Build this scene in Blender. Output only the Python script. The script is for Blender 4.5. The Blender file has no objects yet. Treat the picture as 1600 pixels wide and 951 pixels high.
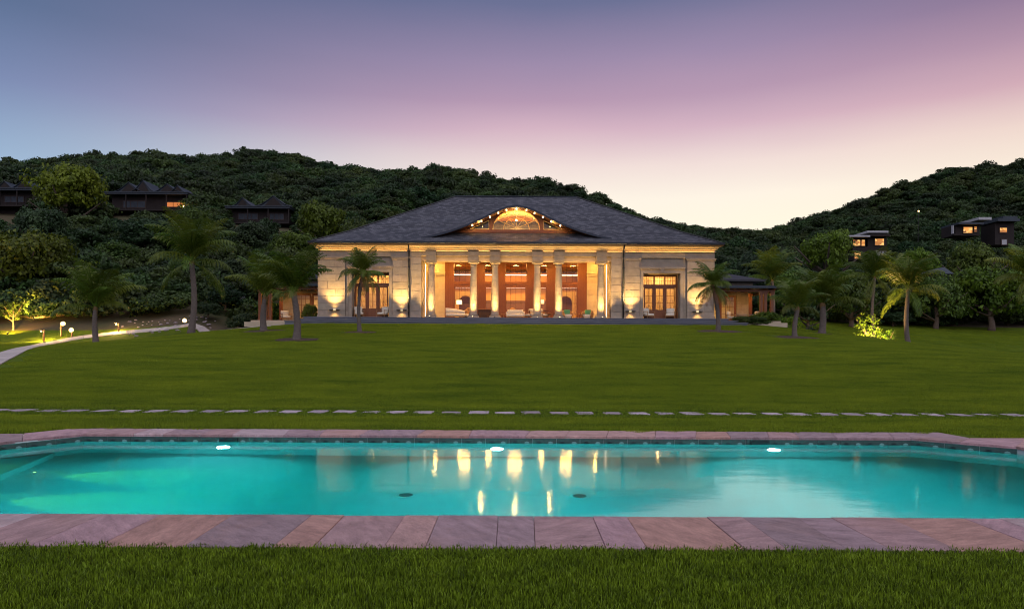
import bpy, math, random
import numpy as np
from mathutils import Matrix, Vector

C = bpy.context.scene.collection
scene = bpy.context.scene
R = math.radians
rnd = random.Random(7)
nrng = np.random.default_rng(11)

# ------------------------------------------------------------------ camera
F = 1067.0            # focal length in pixels of the 1600 px wide photograph (24 mm)
HY = 540.0            # picture row of the horizon
CAMZ = 1.6
ROLL = 0.0049
cam_d = bpy.data.cameras.new('camera')
cam = bpy.data.objects.new('camera', cam_d); C.objects.link(cam)
cam_d.sensor_width = 36; cam_d.lens = 24.0
cam_d.shift_y = (HY - 475.5) / 1600.0
cam_d.clip_start = 0.05; cam_d.clip_end = 3000
cam.matrix_world = Matrix.Translation((0, 0, CAMZ)) @ Matrix.Rotation(R(90), 4, 'X') @ Matrix.Rotation(ROLL, 4, 'Z')
scene.camera = cam

def lin(r, g, b):
    f = lambda c: (c/255/12.92) if c/255 <= 0.04045 else ((c/255+0.055)/1.055)**2.4
    return (f(r), f(g), f(b), 1.0)

# ------------------------------------------------------------------ dusk sky
world = bpy.data.worlds.new('World'); scene.world = world; world.use_nodes = True
def build_sky():
    nt = world.node_tree; N = nt.nodes; L = nt.links
    N.clear()
    tc = N.new('ShaderNodeTexCoord'); sep = N.new('ShaderNodeSeparateXYZ')
    L.new(tc.outputs['Generated'], sep.inputs[0])
    at = N.new('ShaderNodeMath'); at.operation = 'ARCTAN2'
    L.new(sep.outputs['X'], at.inputs[0]); L.new(sep.outputs['Y'], at.inputs[1])
    # slow drifting unevenness of thin high cloud
    mp = N.new('ShaderNodeMapping'); mp.inputs['Scale'].default_value = (1.2, 1.2, 5.0)
    L.new(tc.outputs['Generated'], mp.inputs[0])
    nz = N.new('ShaderNodeTexNoise'); nz.inputs['Scale'].default_value = 1.6; nz.inputs['Detail'].default_value = 3
    L.new(mp.outputs[0], nz.inputs['Vector'])
    ns = N.new('ShaderNodeMath'); ns.operation = 'MULTIPLY_ADD'; ns.inputs[1].default_value = 0.035; ns.inputs[2].default_value = -0.0175
    L.new(nz.outputs[0], ns.inputs[0])
    zz = N.new('ShaderNodeMath'); zz.operation = 'ADD'
    L.new(sep.outputs['Z'], zz.inputs[0]); L.new(ns.outputs[0], zz.inputs[1])
    def ramp(stops):
        r = N.new('ShaderNodeValToRGB'); e = r.color_ramp.elements
        e[0].position = stops[0][0]; e[0].color = lin(*stops[0][1])
        e[1].position = stops[-1][0]; e[1].color = lin(*stops[-1][1])
        for p, c in stops[1:-1]:
            q = e.new(p); q.color = lin(*c)
        L.new(zz.outputs[0], r.inputs[0]); return r.outputs[0]
    left = ramp([(0.0, (205, 205, 210)), (.16, (178, 200, 220)), (.215, (152, 180, 210)), (.295, (120, 138, 178)), (.375, (90, 112, 148)), (.5, (76, 90, 128)), (1, (76, 82, 124))])
    cent = ramp([(0.0, (255, 246, 218)), (.16, (255, 247, 226)), (.205, (252, 243, 228)), (.25, (240, 222, 217)), (.30, (212, 179, 195)), (.34, (182, 152, 178)), (.385, (156, 138, 170)), (.45, (106, 112, 148)), (.6, (80, 82, 124)), (1, (76, 82, 124))])
    right = ramp([(0.0, (252, 236, 200)), (.16, (253, 241, 216)), (.205, (249, 235, 216)), (.25, (237, 212, 202)), (.295, (208, 168, 180)), (.335, (176, 144, 166)), (.385, (138, 116, 146)), (.5, (88, 88, 124)), (1, (76, 82, 124))])
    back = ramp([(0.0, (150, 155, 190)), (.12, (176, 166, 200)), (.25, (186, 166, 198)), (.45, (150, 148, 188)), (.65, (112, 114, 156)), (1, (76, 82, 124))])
    def band(a, b):
        m = N.new('ShaderNodeMapRange'); m.interpolation_type = 'SMOOTHSTEP'
        m.inputs['From Min'].default_value = R(a); m.inputs['From Max'].default_value = R(b)
        L.new(at.outputs[0], m.inputs['Value']); return m.outputs[0]
    def mix(f, a, b):
        m = N.new('ShaderNodeMix'); m.data_type = 'RGBA'
        L.new(f, m.inputs[0]); L.new(a, m.inputs[6]); L.new(b, m.inputs[7]); return m.outputs[2]
    c = mix(band(-42, 2), left, cent)
    c = mix(band(14, 46), c, right)
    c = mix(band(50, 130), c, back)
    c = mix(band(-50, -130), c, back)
    # physical twilight sky under the graded colours
    sk = N.new('ShaderNodeTexSky'); sk.sky_type = 'NISHITA'; sk.sun_disc = False
    sk.sun_elevation = R(1.0); sk.sun_rotation = R(20)
    add = N.new('ShaderNodeMix'); add.data_type = 'RGBA'; add.blend_type = 'ADD'; add.inputs[0].default_value = 0.006
    L.new(c, add.inputs[6]); L.new(sk.outputs[0], add.inputs[7])
    bg = N.new('ShaderNodeBackground'); bg.inputs['Strength'].default_value = 1.0
    L.new(add.outputs[2], bg.inputs[0])
    out = N.new('ShaderNodeOutputWorld'); L.new(bg.outputs[0], out.inputs[0])
build_sky()
# broad fill added from above and behind the camera to lift lawn and facade
sky_fill_d = bpy.data.lights.new('sky_fill', 'SUN'); sky_fill_d.energy = 2.1; sky_fill_d.angle = R(110); sky_fill_d.color = (.93, .92, 1.0)
sky_fill = bpy.data.objects.new('sky_fill', sky_fill_d); C.objects.link(sky_fill)
sky_fill.rotation_euler = (R(28), 0, R(8))
vs = scene.view_settings
vs.view_transform = 'Standard'; vs.look = 'None'; vs.exposure = 0; vs.gamma = 1
cy = scene.cycles
cy.use_denoising = True; cy.filter_width = 1.05
cy.max_bounces = 8; cy.diffuse_bounces = 3; cy.glossy_bounces = 4; cy.transmission_bounces = 6; cy.transparent_max_bounces = 12
cy.caustics_reflective = False; cy.caustics_refractive = False
cy.sample_clamp_indirect = 4; cy.sample_clamp_direct = 0
try: cy.use_light_tree = True
except Exception: pass

WARM = (1.0, 0.50, 0.10)
WARM2 = (1.0, 0.60, 0.19)

# ------------------------------------------------------------------ materials
def new_mat(name):
    m = bpy.data.materials.new(name); m.use_nodes = True
    nt = m.node_tree
    return m, nt.nodes, nt.links, nt.nodes['Principled BSDF']
def setspec(b, v):
    b.inputs['Specular IOR Level'].default_value = v
def mat(name, c1, c2=None, scale=4.0, rough=.7, bump=0.0, bscale=None, metal=0, rand=0.0, spec=.3, detail=6, stretch=None, coord='Object', translucent=0.0):
    m, N, L, b = new_mat(name)
    c2 = c2 or tuple(x*.7 for x in c1)
    b.inputs['Roughness'].default_value = rough; b.inputs['Metallic'].default_value = metal; setspec(b, spec)
    tc = N.new('ShaderNodeTexCoord')
    vec = tc.outputs[coord]
    if stretch:
        mp = N.new('ShaderNodeMapping'); mp.inputs['Scale'].default_value = stretch
        L.new(vec, mp.inputs[0]); vec = mp.outputs[0]
    nz = N.new('ShaderNodeTexNoise'); nz.inputs['Scale'].default_value = scale; nz.inputs['Detail'].default_value = detail
    nz.inputs['Roughness'].default_value = .62
    L.new(vec, nz.inputs['Vector'])
    rp = N.new('ShaderNodeValToRGB'); rp.color_ramp.elements[0].position = .32; rp.color_ramp.elements[1].position = .68
    rp.color_ramp.elements[0].color = (*c1[:3], 1); rp.color_ramp.elements[1].color = (*c2[:3], 1)
    L.new(nz.outputs[0], rp.inputs[0])
    col = rp.outputs[0]
    if rand:
        oi = N.new('ShaderNodeObjectInfo'); hv = N.new('ShaderNodeHueSaturation')
        mr = N.new('ShaderNodeMapRange'); mr.inputs['To Min'].default_value = 1-rand; mr.inputs['To Max'].default_value = 1+rand
        L.new(oi.outputs['Random'], mr.inputs['Value']); L.new(mr.outputs[0], hv.inputs['Value'])
        mh = N.new('ShaderNodeMath'); mh.operation = 'MULTIPLY_ADD'; mh.inputs[1].default_value = rand*.12; mh.inputs[2].default_value = .5-rand*.06
        wn = N.new('ShaderNodeTexWhiteNoise'); wn.noise_dimensions = '1D'; L.new(oi.outputs['Random'], wn.inputs['W'])
        L.new(wn.outputs['Value'], mh.inputs[0]); L.new(mh.outputs[0], hv.inputs['Hue'])
        L.new(col, hv.inputs['Color']); col = hv.outputs[0]
    L.new(col, b.inputs['Base Color'])
    if bump:
        n2 = N.new('ShaderNodeTexNoise'); n2.inputs['Scale'].default_value = bscale or scale*3; n2.inputs['Detail'].default_value = 8
        L.new(vec, n2.inputs['Vector'])
        bp = N.new('ShaderNodeBump'); bp.inputs['Strength'].default_value = bump; bp.inputs['Distance'].default_value = .03
        L.new(n2.outputs[0], bp.inputs['Height']); L.new(bp.outputs[0], b.inputs['Normal'])
    if translucent:
        tr = N.new('ShaderNodeBsdfTranslucent'); L.new(col, tr.inputs[0])
        mx = N.new('ShaderNodeMixShader'); mx.inputs[0].default_value = translucent
        L.new(b.outputs[0], mx.inputs[1]); L.new(tr.outputs[0], mx.inputs[2])
        L.new(mx.outputs[0], N['Material Output'].inputs[0])
    return m
def emit(name, col, strength):
    m, N, L, b = new_mat(name)
    b.inputs['Base Color'].default_value = (*col, 1)
    b.inputs['Emission Color'].default_value = (*col, 1); b.inputs['Emission Strength'].default_value = strength
    return m

M = {}
M['limestone'] = mat('limestone', (.35, .285, .21), (.26, .212, .158), 2.5, .85, .35, 14, rand=.12)
M['limestone_plain'] = mat('limestone_plain', (.33, .268, .20), (.255, .208, .155), 2.0, .85, .25, 14)
M['portico_stone'] = mat('portico_stone', (.52, .43, .30), (.44, .36, .25), 2.0, .85, .2, 14, rand=.08)
M['step_stone'] = mat('step_stone', (.17, .175, .195), (.12, .125, .14), 1.5, .8, .3, 12, stretch=(.6, 2, 4))
M['mahogany'] = mat('mahogany', (.22, .074, .024), (.14, .044, .014), 6, .45, .12, 30, stretch=(6, 6, .5), spec=.4)
M['dark_wood'] = mat('dark_wood', (.06, .032, .022), (.035, .02, .014), 5, .6, .15, 30, stretch=(5, 5, .6))
M['oak'] = mat('oak', (.34, .17, .07), (.25, .12, .045), 5, .5, .1, 25, stretch=(.6, 5, 5))
M['gutter_metal'] = mat('gutter_metal', (.035, .04, .05), (.025, .03, .04), 3, .4, 0, metal=.6)
M['cream_fabric'] = mat('cream_fabric', (.72, .64, .50), (.62, .55, .42), 8, .9, .2, 60)
M['green_fabric'] = mat('green_fabric', (.12, .36, .16), (.09, .28, .12), 8, .9, .2, 60)
M['curtain'] = mat('curtain', (.75, .62, .42), (.66, .54, .36), 6, .9, .1, 30, translucent=.35)
M['rattan'] = mat('rattan', (.42, .22, .09), (.30, .15, .06), 40, .7, .3, 90)
M['cream_wall'] = mat('cream_wall', (.62, .50, .34), (.56, .45, .30), 2, .9, .1, 20)
M['lounge_plaster'] = mat('lounge_plaster', (.55, .34, .17), (.48, .29, .14), 2, .85, .1, 20)
M['purple_panel'] = mat('purple_panel', (.13, .075, .075), (.10, .055, .06), 3, .7, .1, 15)
M['bark'] = mat('bark', (.16, .12, .09), (.08, .06, .045), 6, .95, .8, 20, stretch=(2, 2, .5))
M['palm_bark'] = mat('palm_bark', (.17, .14, .115), (.09, .072, .06), 5, .95, .7, 10, stretch=(1.5, 1.5, 7))
M['mulch'] = mat('mulch', (.10, .065, .045), (.045, .03, .02), 5, .95, .8, 30)
M['path_stone'] = mat('path_stone', (.48, .42, .38), (.36, .31, .28), 3, .85, .3, 12, rand=.15)
M['stepping'] = mat('stepping', (.40, .33, .345), (.29, .23, .25), 3, .85, .4, 12, rand=.25)
M['boulder'] = mat('boulder', (.20, .20, .22), (.11, .11, .12), 2, .9, .8, 6)
M['black_metal'] = mat('black_metal', (.03, .03, .03), (.02, .02, .02), 5, .5, 0, metal=.5)
M['tile_band'] = mat('tile_band', (.045, .10, .085), (.03, .075, .065), 20, .25, .1, 40, spec=.5)
M['tile_light'] = mat('tile_light', (.20, .42, .38), (.15, .34, .30), 10, .25, 0)
M['tile_dark'] = mat('tile_dark', (.012, .03, .03), (.01, .02, .02), 10, .3, 0)
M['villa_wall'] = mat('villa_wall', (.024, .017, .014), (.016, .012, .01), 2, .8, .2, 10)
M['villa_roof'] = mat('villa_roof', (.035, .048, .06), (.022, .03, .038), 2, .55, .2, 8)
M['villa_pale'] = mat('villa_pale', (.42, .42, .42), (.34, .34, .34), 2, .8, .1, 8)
M['lamp_warm'] = emit('lamp_warm', (1, .72, .36), 60)
M['bollard_glow'] = emit('bollard_glow', (1, .66, .24), 6)
M['bollard_small'] = emit('bollard_small', (1, .64, .22), 5)
M['led_strip'] = emit('led_strip', (1, .85, .66), 3.0)
M['cove_glow'] = emit('cove_glow', (1, .62, .22), .8)
M['shade_glow'] = emit('shade_glow', (1, .80, .45), 1.6)
M['window_dim'] = emit('window_dim', (1, .30, .06), .35)
M['window_glow'] = emit('window_glow', (1, .46, .12), 1.3)
M['pool_lens'] = emit('pool_lens', (.9, 1, .98), 10)
def m_window():
    m, N, L, b = new_mat('window_glow')
    geo = N.new('ShaderNodeNewGeometry'); mp = N.new('ShaderNodeMapping'); mp.inputs['Scale'].default_value = (1, 1, 1.6)
    L.new(geo.outputs['Position'], mp.inputs[0])
    vo = N.new('ShaderNodeTexVoronoi'); vo.inputs['Scale'].default_value = 1.4; vo.distance = 'CHEBYCHEV'; L.new(mp.outputs[0], vo.inputs['Vector'])
    rp = N.new('ShaderNodeValToRGB'); e = rp.color_ramp.elements
    e[0].position = .1; e[0].color = (.12, .035, .006, 1); e[1].position = .95; e[1].color = (1, .55, .16, 1); q = e.new(.5); q.color = (.8, .30, .06, 1)
    sp = N.new('ShaderNodeSeparateColor'); L.new(vo.outputs['Color'], sp.inputs[0]); L.new(sp.outputs[0], rp.inputs[0])
    L.new(rp.outputs[0], b.inputs['Emission Color']); b.inputs['Emission Strength'].default_value = 1.2; b.inputs['Base Color'].default_value = (.1, .05, .02, 1)
    return m
M['window_glow'] = m_window()      # furnished rooms seen small and far off
M['dormer_bulb'] = emit('dormer_bulb', (1, .74, .40), 14)
M['frame_gold'] = mat('frame_gold', (.85, .62, .28), (.8, .58, .26), 3, .6)

# pool plaster: teal-white
M['pool_plaster'] = mat('pool_plaster', (.56, .72, .68), (.48, .63, .60), 1.2, .8, .1, 12)

def m_glass(name, tint=(1, 1, 1)):
    m, N, L, b = new_mat(name)
    tr = N.new('ShaderNodeBsdfTransparent'); tr.inputs[0].default_value = (*tint, 1)
    gl = N.new('ShaderNodeBsdfGlossy'); gl.inputs['Roughness'].default_value = .02
    fr = N.new('ShaderNodeFresnel'); fr.inputs[0].default_value = 1.45
    mx = N.new('ShaderNodeMixShader')
    L.new(fr.outputs[0], mx.inputs[0]); L.new(tr.outputs[0], mx.inputs[1]); L.new(gl.outputs[0], mx.inputs[2])
    L.new(mx.outputs[0], N['Material Output'].inputs[0]); return m
M['glass'] = m_glass('glass', (.95, .93, .9))

def m_water():
    m, N, L, b = new_mat('pool_water')
    tc = N.new('ShaderNodeTexCoord')
    mp = N.new('ShaderNodeMapping'); mp.inputs['Scale'].default_value = (.55, 1.4, 1)
    L.new(tc.outputs['Object'], mp.inputs[0])
    n1 = N.new('ShaderNodeTexNoise'); n1.inputs['Scale'].default_value = 2.2; n1.inputs['Detail'].default_value = 5
    L.new(mp.outputs[0], n1.inputs['Vector'])
    bp = N.new('ShaderNodeBump'); bp.inputs['Strength'].default_value = .035; bp.inputs['Distance'].default_value = .05
    L.new(n1.outputs[0], bp.inputs['Height'])
    rf = N.new('ShaderNodeBsdfRefraction'); rf.inputs['IOR'].default_value = 1.33; rf.inputs['Roughness'].default_value = .04
    rf.inputs['Color'].default_value = (1, 1, 1, 1)
    gl = N.new('ShaderNodeBsdfGlossy'); gl.inputs['Roughness'].default_value = .075
    fr = N.new('ShaderNodeFresnel'); fr.inputs[0].default_value = 1.58
    L.new(bp.outputs[0], rf.inputs['Normal']); L.new(bp.outputs[0], gl.inputs['Normal'])
    mx = N.new('ShaderNodeMixShader')
    L.new(fr.outputs[0], mx.inputs[0]); L.new(rf.outputs[0], mx.inputs[1]); L.new(gl.outputs[0], mx.inputs[2])
    L.new(mx.outputs[0], N['Material Output'].inputs[0])
    va = N.new('ShaderNodeVolumeAbsorption'); va.inputs['Color'].default_value = (.03, .94, .96, 1); va.inputs['Density'].default_value = .95
    vsc = N.new('ShaderNodeVolumeScatter'); vsc.inputs['Color'].default_value = (.6, .95, 1, 1); vsc.inputs['Density'].default_value = .08; vsc.inputs['Anisotropy'].default_value = .8
    ad = N.new('ShaderNodeAddShader'); L.new(va.outputs[0], ad.inputs[0]); L.new(vsc.outputs[0], ad.inputs[1]); L.new(ad.outputs[0], N['Material Output'].inputs['Volume'])
    return m
M['water'] = m_water()

def m_leaf(name, ca, cb, rand=.35, tl=.3, nscale=.5, rough=.55, island=0, stretch=None, lo=.35, hi=.66):
    m, N, L, b = new_mat(name)
    b.inputs['Roughness'].default_value = rough; setspec(b, .25)
    geo = N.new('ShaderNodeNewGeometry')
    nz = N.new('ShaderNodeTexNoise'); nz.inputs['Scale'].default_value = nscale; nz.inputs['Detail'].default_value = 4
    if stretch:
        mp = N.new('ShaderNodeMapping'); mp.inputs['Scale'].default_value = stretch
        L.new(geo.outputs['Position'], mp.inputs[0]); L.new(mp.outputs[0], nz.inputs['Vector'])
        nz.inputs['Detail'].default_value = 8; nz.inputs['Roughness'].default_value = .68
    else: L.new(geo.outputs['Position'], nz.inputs['Vector'])
    rp = N.new('ShaderNodeValToRGB'); rp.color_ramp.elements[0].position = lo; rp.color_ramp.elements[1].position = hi
    rp.color_ramp.elements[0].color = (*ca, 1); rp.color_ramp.elements[1].color = (*cb, 1)
    L.new(nz.outputs[0], rp.inputs[0])
    oi = N.new('ShaderNodeObjectInfo'); hv = N.new('ShaderNodeHueSaturation')
    mr = N.new('ShaderNodeMapRange'); mr.inputs['To Min'].default_value = 1-rand; mr.inputs['To Max'].default_value = 1+rand
    L.new(oi.outputs['Random'], mr.inputs['Value']); L.new(mr.outputs[0], hv.inputs['Value'])
    wn = N.new('ShaderNodeTexWhiteNoise'); wn.noise_dimensions = '1D'; L.new(oi.outputs['Random'], wn.inputs['W'])
    mh = N.new('ShaderNodeMapRange'); mh.inputs['To Min'].default_value = .5-.03*min(1, rand*4); mh.inputs['To Max'].default_value = .5+.025*min(1, rand*4)
    L.new(wn.outputs['Value'], mh.inputs['Value']); L.new(mh.outputs[0], hv.inputs['Hue'])
    col = rp.outputs[0]
    if island:
        mi = N.new('ShaderNodeMapRange'); mi.inputs['To Min'].default_value = 1-island; mi.inputs['To Max'].default_value = 1+island
        L.new(geo.outputs['Random Per Island'], mi.inputs['Value'])
        vm = N.new('ShaderNodeVectorMath'); vm.operation = 'SCALE'; L.new(col, vm.inputs[0]); L.new(mi.outputs[0], vm.inputs['Scale']); col = vm.outputs[0]
    L.new(col, hv.inputs['Color']); L.new(hv.outputs[0], b.inputs['Base Color'])
    tr = N.new('ShaderNodeBsdfTranslucent'); L.new(hv.outputs[0], tr.inputs[0])
    mx = N.new('ShaderNodeMixShader'); mx.inputs[0].default_value = tl
    L.new(b.outputs[0], mx.inputs[1]); L.new(tr.outputs[0], mx.inputs[2])
    L.new(mx.outputs[0], N['Material Output'].inputs[0]); return m
M['leaf'] = m_leaf('leaf', (.040, .075, .010), (.085, .125, .014), island=.45)
M['leaf_bright'] = m_leaf('leaf_bright', (.075, .130, .008), (.12, .18, .012), island=.45)
M['leaf_dark'] = m_leaf('leaf_dark', (.016, .036, .012), (.034, .062, .020), island=.45)
M['leaf_forest'] = m_leaf('leaf_forest', (.017, .040, .011), (.042, .070, .014), rand=.5, nscale=.06, island=.5)
M['palm_leaf'] = m_leaf('palm_leaf', (.066, .112, .010), (.12, .168, .020), rand=.3, tl=.25, nscale=.8, rough=.4)
M['palm_dry'] = m_leaf('palm_dry', (.16, .09, .03), (.22, .13, .05), rand=.3)
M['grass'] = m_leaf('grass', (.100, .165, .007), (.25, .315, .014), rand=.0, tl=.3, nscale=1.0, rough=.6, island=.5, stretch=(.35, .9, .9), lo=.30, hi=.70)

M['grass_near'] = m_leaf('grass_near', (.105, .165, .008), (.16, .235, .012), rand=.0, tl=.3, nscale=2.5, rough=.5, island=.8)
def m_lawn():
    m, N, L, b = new_mat('lawn_ground')
    b.inputs['Roughness'].default_value = .95; setspec(b, .1)
    geo = N.new('ShaderNodeNewGeometry')
    nz = N.new('ShaderNodeTexNoise'); nz.inputs['Scale'].default_value = .6; nz.inputs['Detail'].default_value = 9; nz.inputs['Roughness'].default_value = .7
    L.new(geo.outputs['Position'], nz.inputs['Vector'])
    rp = N.new('ShaderNodeValToRGB'); rp.color_ramp.elements[0].position = .35; rp.color_ramp.elements[1].position = .65
    rp.color_ramp.elements[0].color = (.066, .100, .005, 1); rp.color_ramp.elements[1].color = (.09, .13, .006, 1)
    L.new(nz.outputs[0], rp.inputs[0]); L.new(rp.outputs[0], b.inputs['Base Color'])
    n2 = N.new('ShaderNodeTexNoise'); n2.inputs['Scale'].default_value = 30; n2.inputs['Detail'].default_value = 6
    L.new(geo.outputs['Position'], n2.inputs['Vector'])
    bp = N.new('ShaderNodeBump'); bp.inputs['Strength'].default_value = .8; bp.inputs['Distance'].default_value = .05
    L.new(n2.outputs[0], bp.inputs['Height']); L.new(bp.outputs[0], b.inputs['Normal'])
    return m
M['lawn'] = m_lawn()
M['hill_soil'] = mat('hill_soil', (.045, .05, .016), (.085, .055, .032), .35, .95, .6, 3, coord='Object')

def m_shingle():
    m, N, L, b = new_mat('slate_shingles')
    b.inputs['Roughness'].default_value = .55; setspec(b, .4)
    uv = N.new('ShaderNodeUVMap')
    br = N.new('ShaderNodeTexBrick'); br.inputs['Scale'].default_value = 1.0
    br.inputs['Brick Width'].default_value = .34; br.inputs['Row Height'].default_value = .25; br.inputs['Mortar Size'].default_value = .012
    br.inputs['Color1'].default_value = (.035, .037, .045, 1); br.inputs['Color2'].default_value = (.13, .128, .14, 1)
    br.inputs['Mortar'].default_value = (.02, .02, .022, 1); br.inputs['Bias'].default_value = -.25
    L.new(uv.outputs[0], br.inputs['Vector'])
    nz = N.new('ShaderNodeTexNoise'); nz.inputs['Scale'].default_value = 1.3; nz.inputs['Detail'].default_value = 7
    L.new(uv.outputs[0], nz.inputs['Vector'])
    mx = N.new('ShaderNodeMix'); mx.data_type = 'RGBA'; mx.blend_type = 'MULTIPLY'; mx.inputs[0].default_value = .8
    mr = N.new('ShaderNodeMapRange'); mr.inputs['To Min'].default_value = .55; mr.inputs['To Max'].default_value = 1.45
    L.new(nz.outputs[0], mr.inputs['Value'])
    L.new(br.outputs['Color'], mx.inputs[6]); L.new(mr.outputs[0], mx.inputs[7]); L.new(mx.outputs[2], b.inputs['Base Color'])
    bp = N.new('ShaderNodeBump'); bp.inputs['Strength'].default_value = .7; bp.inputs['Distance'].default_value = .02; bp.invert = True
    L.new(br.outputs['Fac'], bp.inputs['Height']); L.new(bp.outputs[0], b.inputs['Normal'])
    return m
M['shingle'] = m_shingle()

def m_coping():
    m, N, L, b = new_mat('pink_sandstone')
    b.inputs['Roughness'].default_value = .72; setspec(b, .3)
    tc = N.new('ShaderNodeTexCoord'); oi = N.new('ShaderNodeObjectInfo')
    off = N.new('ShaderNodeVectorMath'); off.operation = 'MULTIPLY_ADD'
    cb = N.new('ShaderNodeCombineXYZ')
    for i in range(3): L.new(oi.outputs['Random'], cb.inputs[i])
    L.new(cb.outputs[0], off.inputs[0]); off.inputs[1].default_value = (37, 61, 23); L.new(tc.outputs['Object'], off.inputs[2])
    # each stone has its own bedding direction
    rot = N.new('ShaderNodeVectorRotate'); rot.rotation_type = 'Z_AXIS'
    an = N.new('ShaderNodeMath'); an.operation = 'MULTIPLY'; an.inputs[1].default_value = 25; L.new(oi.outputs['Random'], an.inputs[0])
    L.new(off.outputs[0], rot.inputs['Vector']); L.new(an.outputs[0], rot.inputs['Angle'])
    mp = N.new('ShaderNodeMapping'); mp.inputs['Scale'].default_value = (1.6, 4.2, 1)
    L.new(rot.outputs[0], mp.inputs[0])
    nz = N.new('ShaderNodeTexNoise'); nz.inputs['Scale'].default_value = 2.2; nz.inputs['Detail'].default_value = 9; nz.inputs['Roughness'].default_value = .66; nz.inputs['Distortion'].default_value = .15
    L.new(mp.outputs[0], nz.inputs['Vector'])
    wn = N.new('ShaderNodeTexWhiteNoise'); wn.noise_dimensions = '1D'; L.new(oi.outputs['Random'], wn.inputs['W'])
    base = N.new('ShaderNodeValToRGB'); base.color_ramp.interpolation = 'CONSTANT'
    cols = [(.45, .285, .275), (.52, .32, .285), (.34, .24, .245), (.47, .295, .305), (.50, .285, .23), (.39, .27, .28), (.54, .405, .405)]
    e = base.color_ramp.elements
    e[0].position = 0; e[0].color = (*cols[0], 1); e[1].position = 1/7; e[1].color = (*cols[1], 1)
    for i in range(2, 7):
        q = e.new(i/7); q.color = (*cols[i], 1)
    L.new(wn.outputs['Value'], base.inputs[0])
    mr = N.new('ShaderNodeMapRange'); mr.inputs['From Min'].default_value = .30; mr.inputs['From Max'].default_value = .70
    mr.inputs['To Min'].default_value = .48; mr.inputs['To Max'].default_value = 1.5
    n5 = N.new('ShaderNodeTexNoise'); n5.inputs['Scale'].default_value = 26; n5.inputs['Detail'].default_value = 7; n5.inputs['Roughness'].default_value = .75
    L.new(mp.outputs[0], n5.inputs['Vector'])
    mf = N.new('ShaderNodeMix'); mf.inputs[0].default_value = .42; L.new(nz.outputs[0], mf.inputs[2]); L.new(n5.outputs[0], mf.inputs[3])
    L.new(mf.outputs[0], mr.inputs['Value'])
    mx = N.new('ShaderNodeMix'); mx.data_type = 'RGBA'; mx.blend_type = 'MULTIPLY'; mx.inputs[0].default_value = 1
    L.new(base.outputs[0], mx.inputs[6]); L.new(mr.outputs[0], mx.inputs[7])
    # rusty blotches
    n3 = N.new('ShaderNodeTexNoise'); n3.inputs['Scale'].default_value = 1.1; n3.inputs['Detail'].default_value = 5
    L.new(off.outputs[0], n3.inputs['Vector'])
    r3 = N.new('ShaderNodeMapRange'); r3.inputs['From Min'].default_value = .55; r3.inputs['From Max'].default_value = .75; r3.inputs['To Max'].default_value = .45
    L.new(n3.outputs[0], r3.inputs['Value'])
    m2 = N.new('ShaderNodeMix'); m2.data_type = 'RGBA'; m2.inputs[7].default_value = (.40, .22, .15, 1)
    L.new(r3.outputs[0], m2.inputs[0]); L.new(mx.outputs[2], m2.inputs[6])
    L.new(m2.outputs[2], b.inputs['Base Color'])
    n4 = N.new('ShaderNodeTexNoise'); n4.inputs['Scale'].default_value = 14; n4.inputs['Detail'].default_value = 9; n4.inputs['Roughness'].default_value = .7
    L.new(mp.outputs[0], n4.inputs['Vector'])
    ad = N.new('ShaderNodeMath'); ad.operation = 'MULTIPLY_ADD'; ad.inputs[1].default_value = .5
    L.new(n4.outputs[0], ad.inputs[0]); L.new(nz.outputs[0], ad.inputs[2])
    bp = N.new('ShaderNodeBump'); bp.inputs['Strength'].default_value = 1; bp.inputs['Distance'].default_value = .06
    L.new(ad.outputs[0], bp.inputs['Height']); L.new(bp.outputs[0], b.inputs['Normal'])
    return m
M['coping'] = m_coping()

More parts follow.
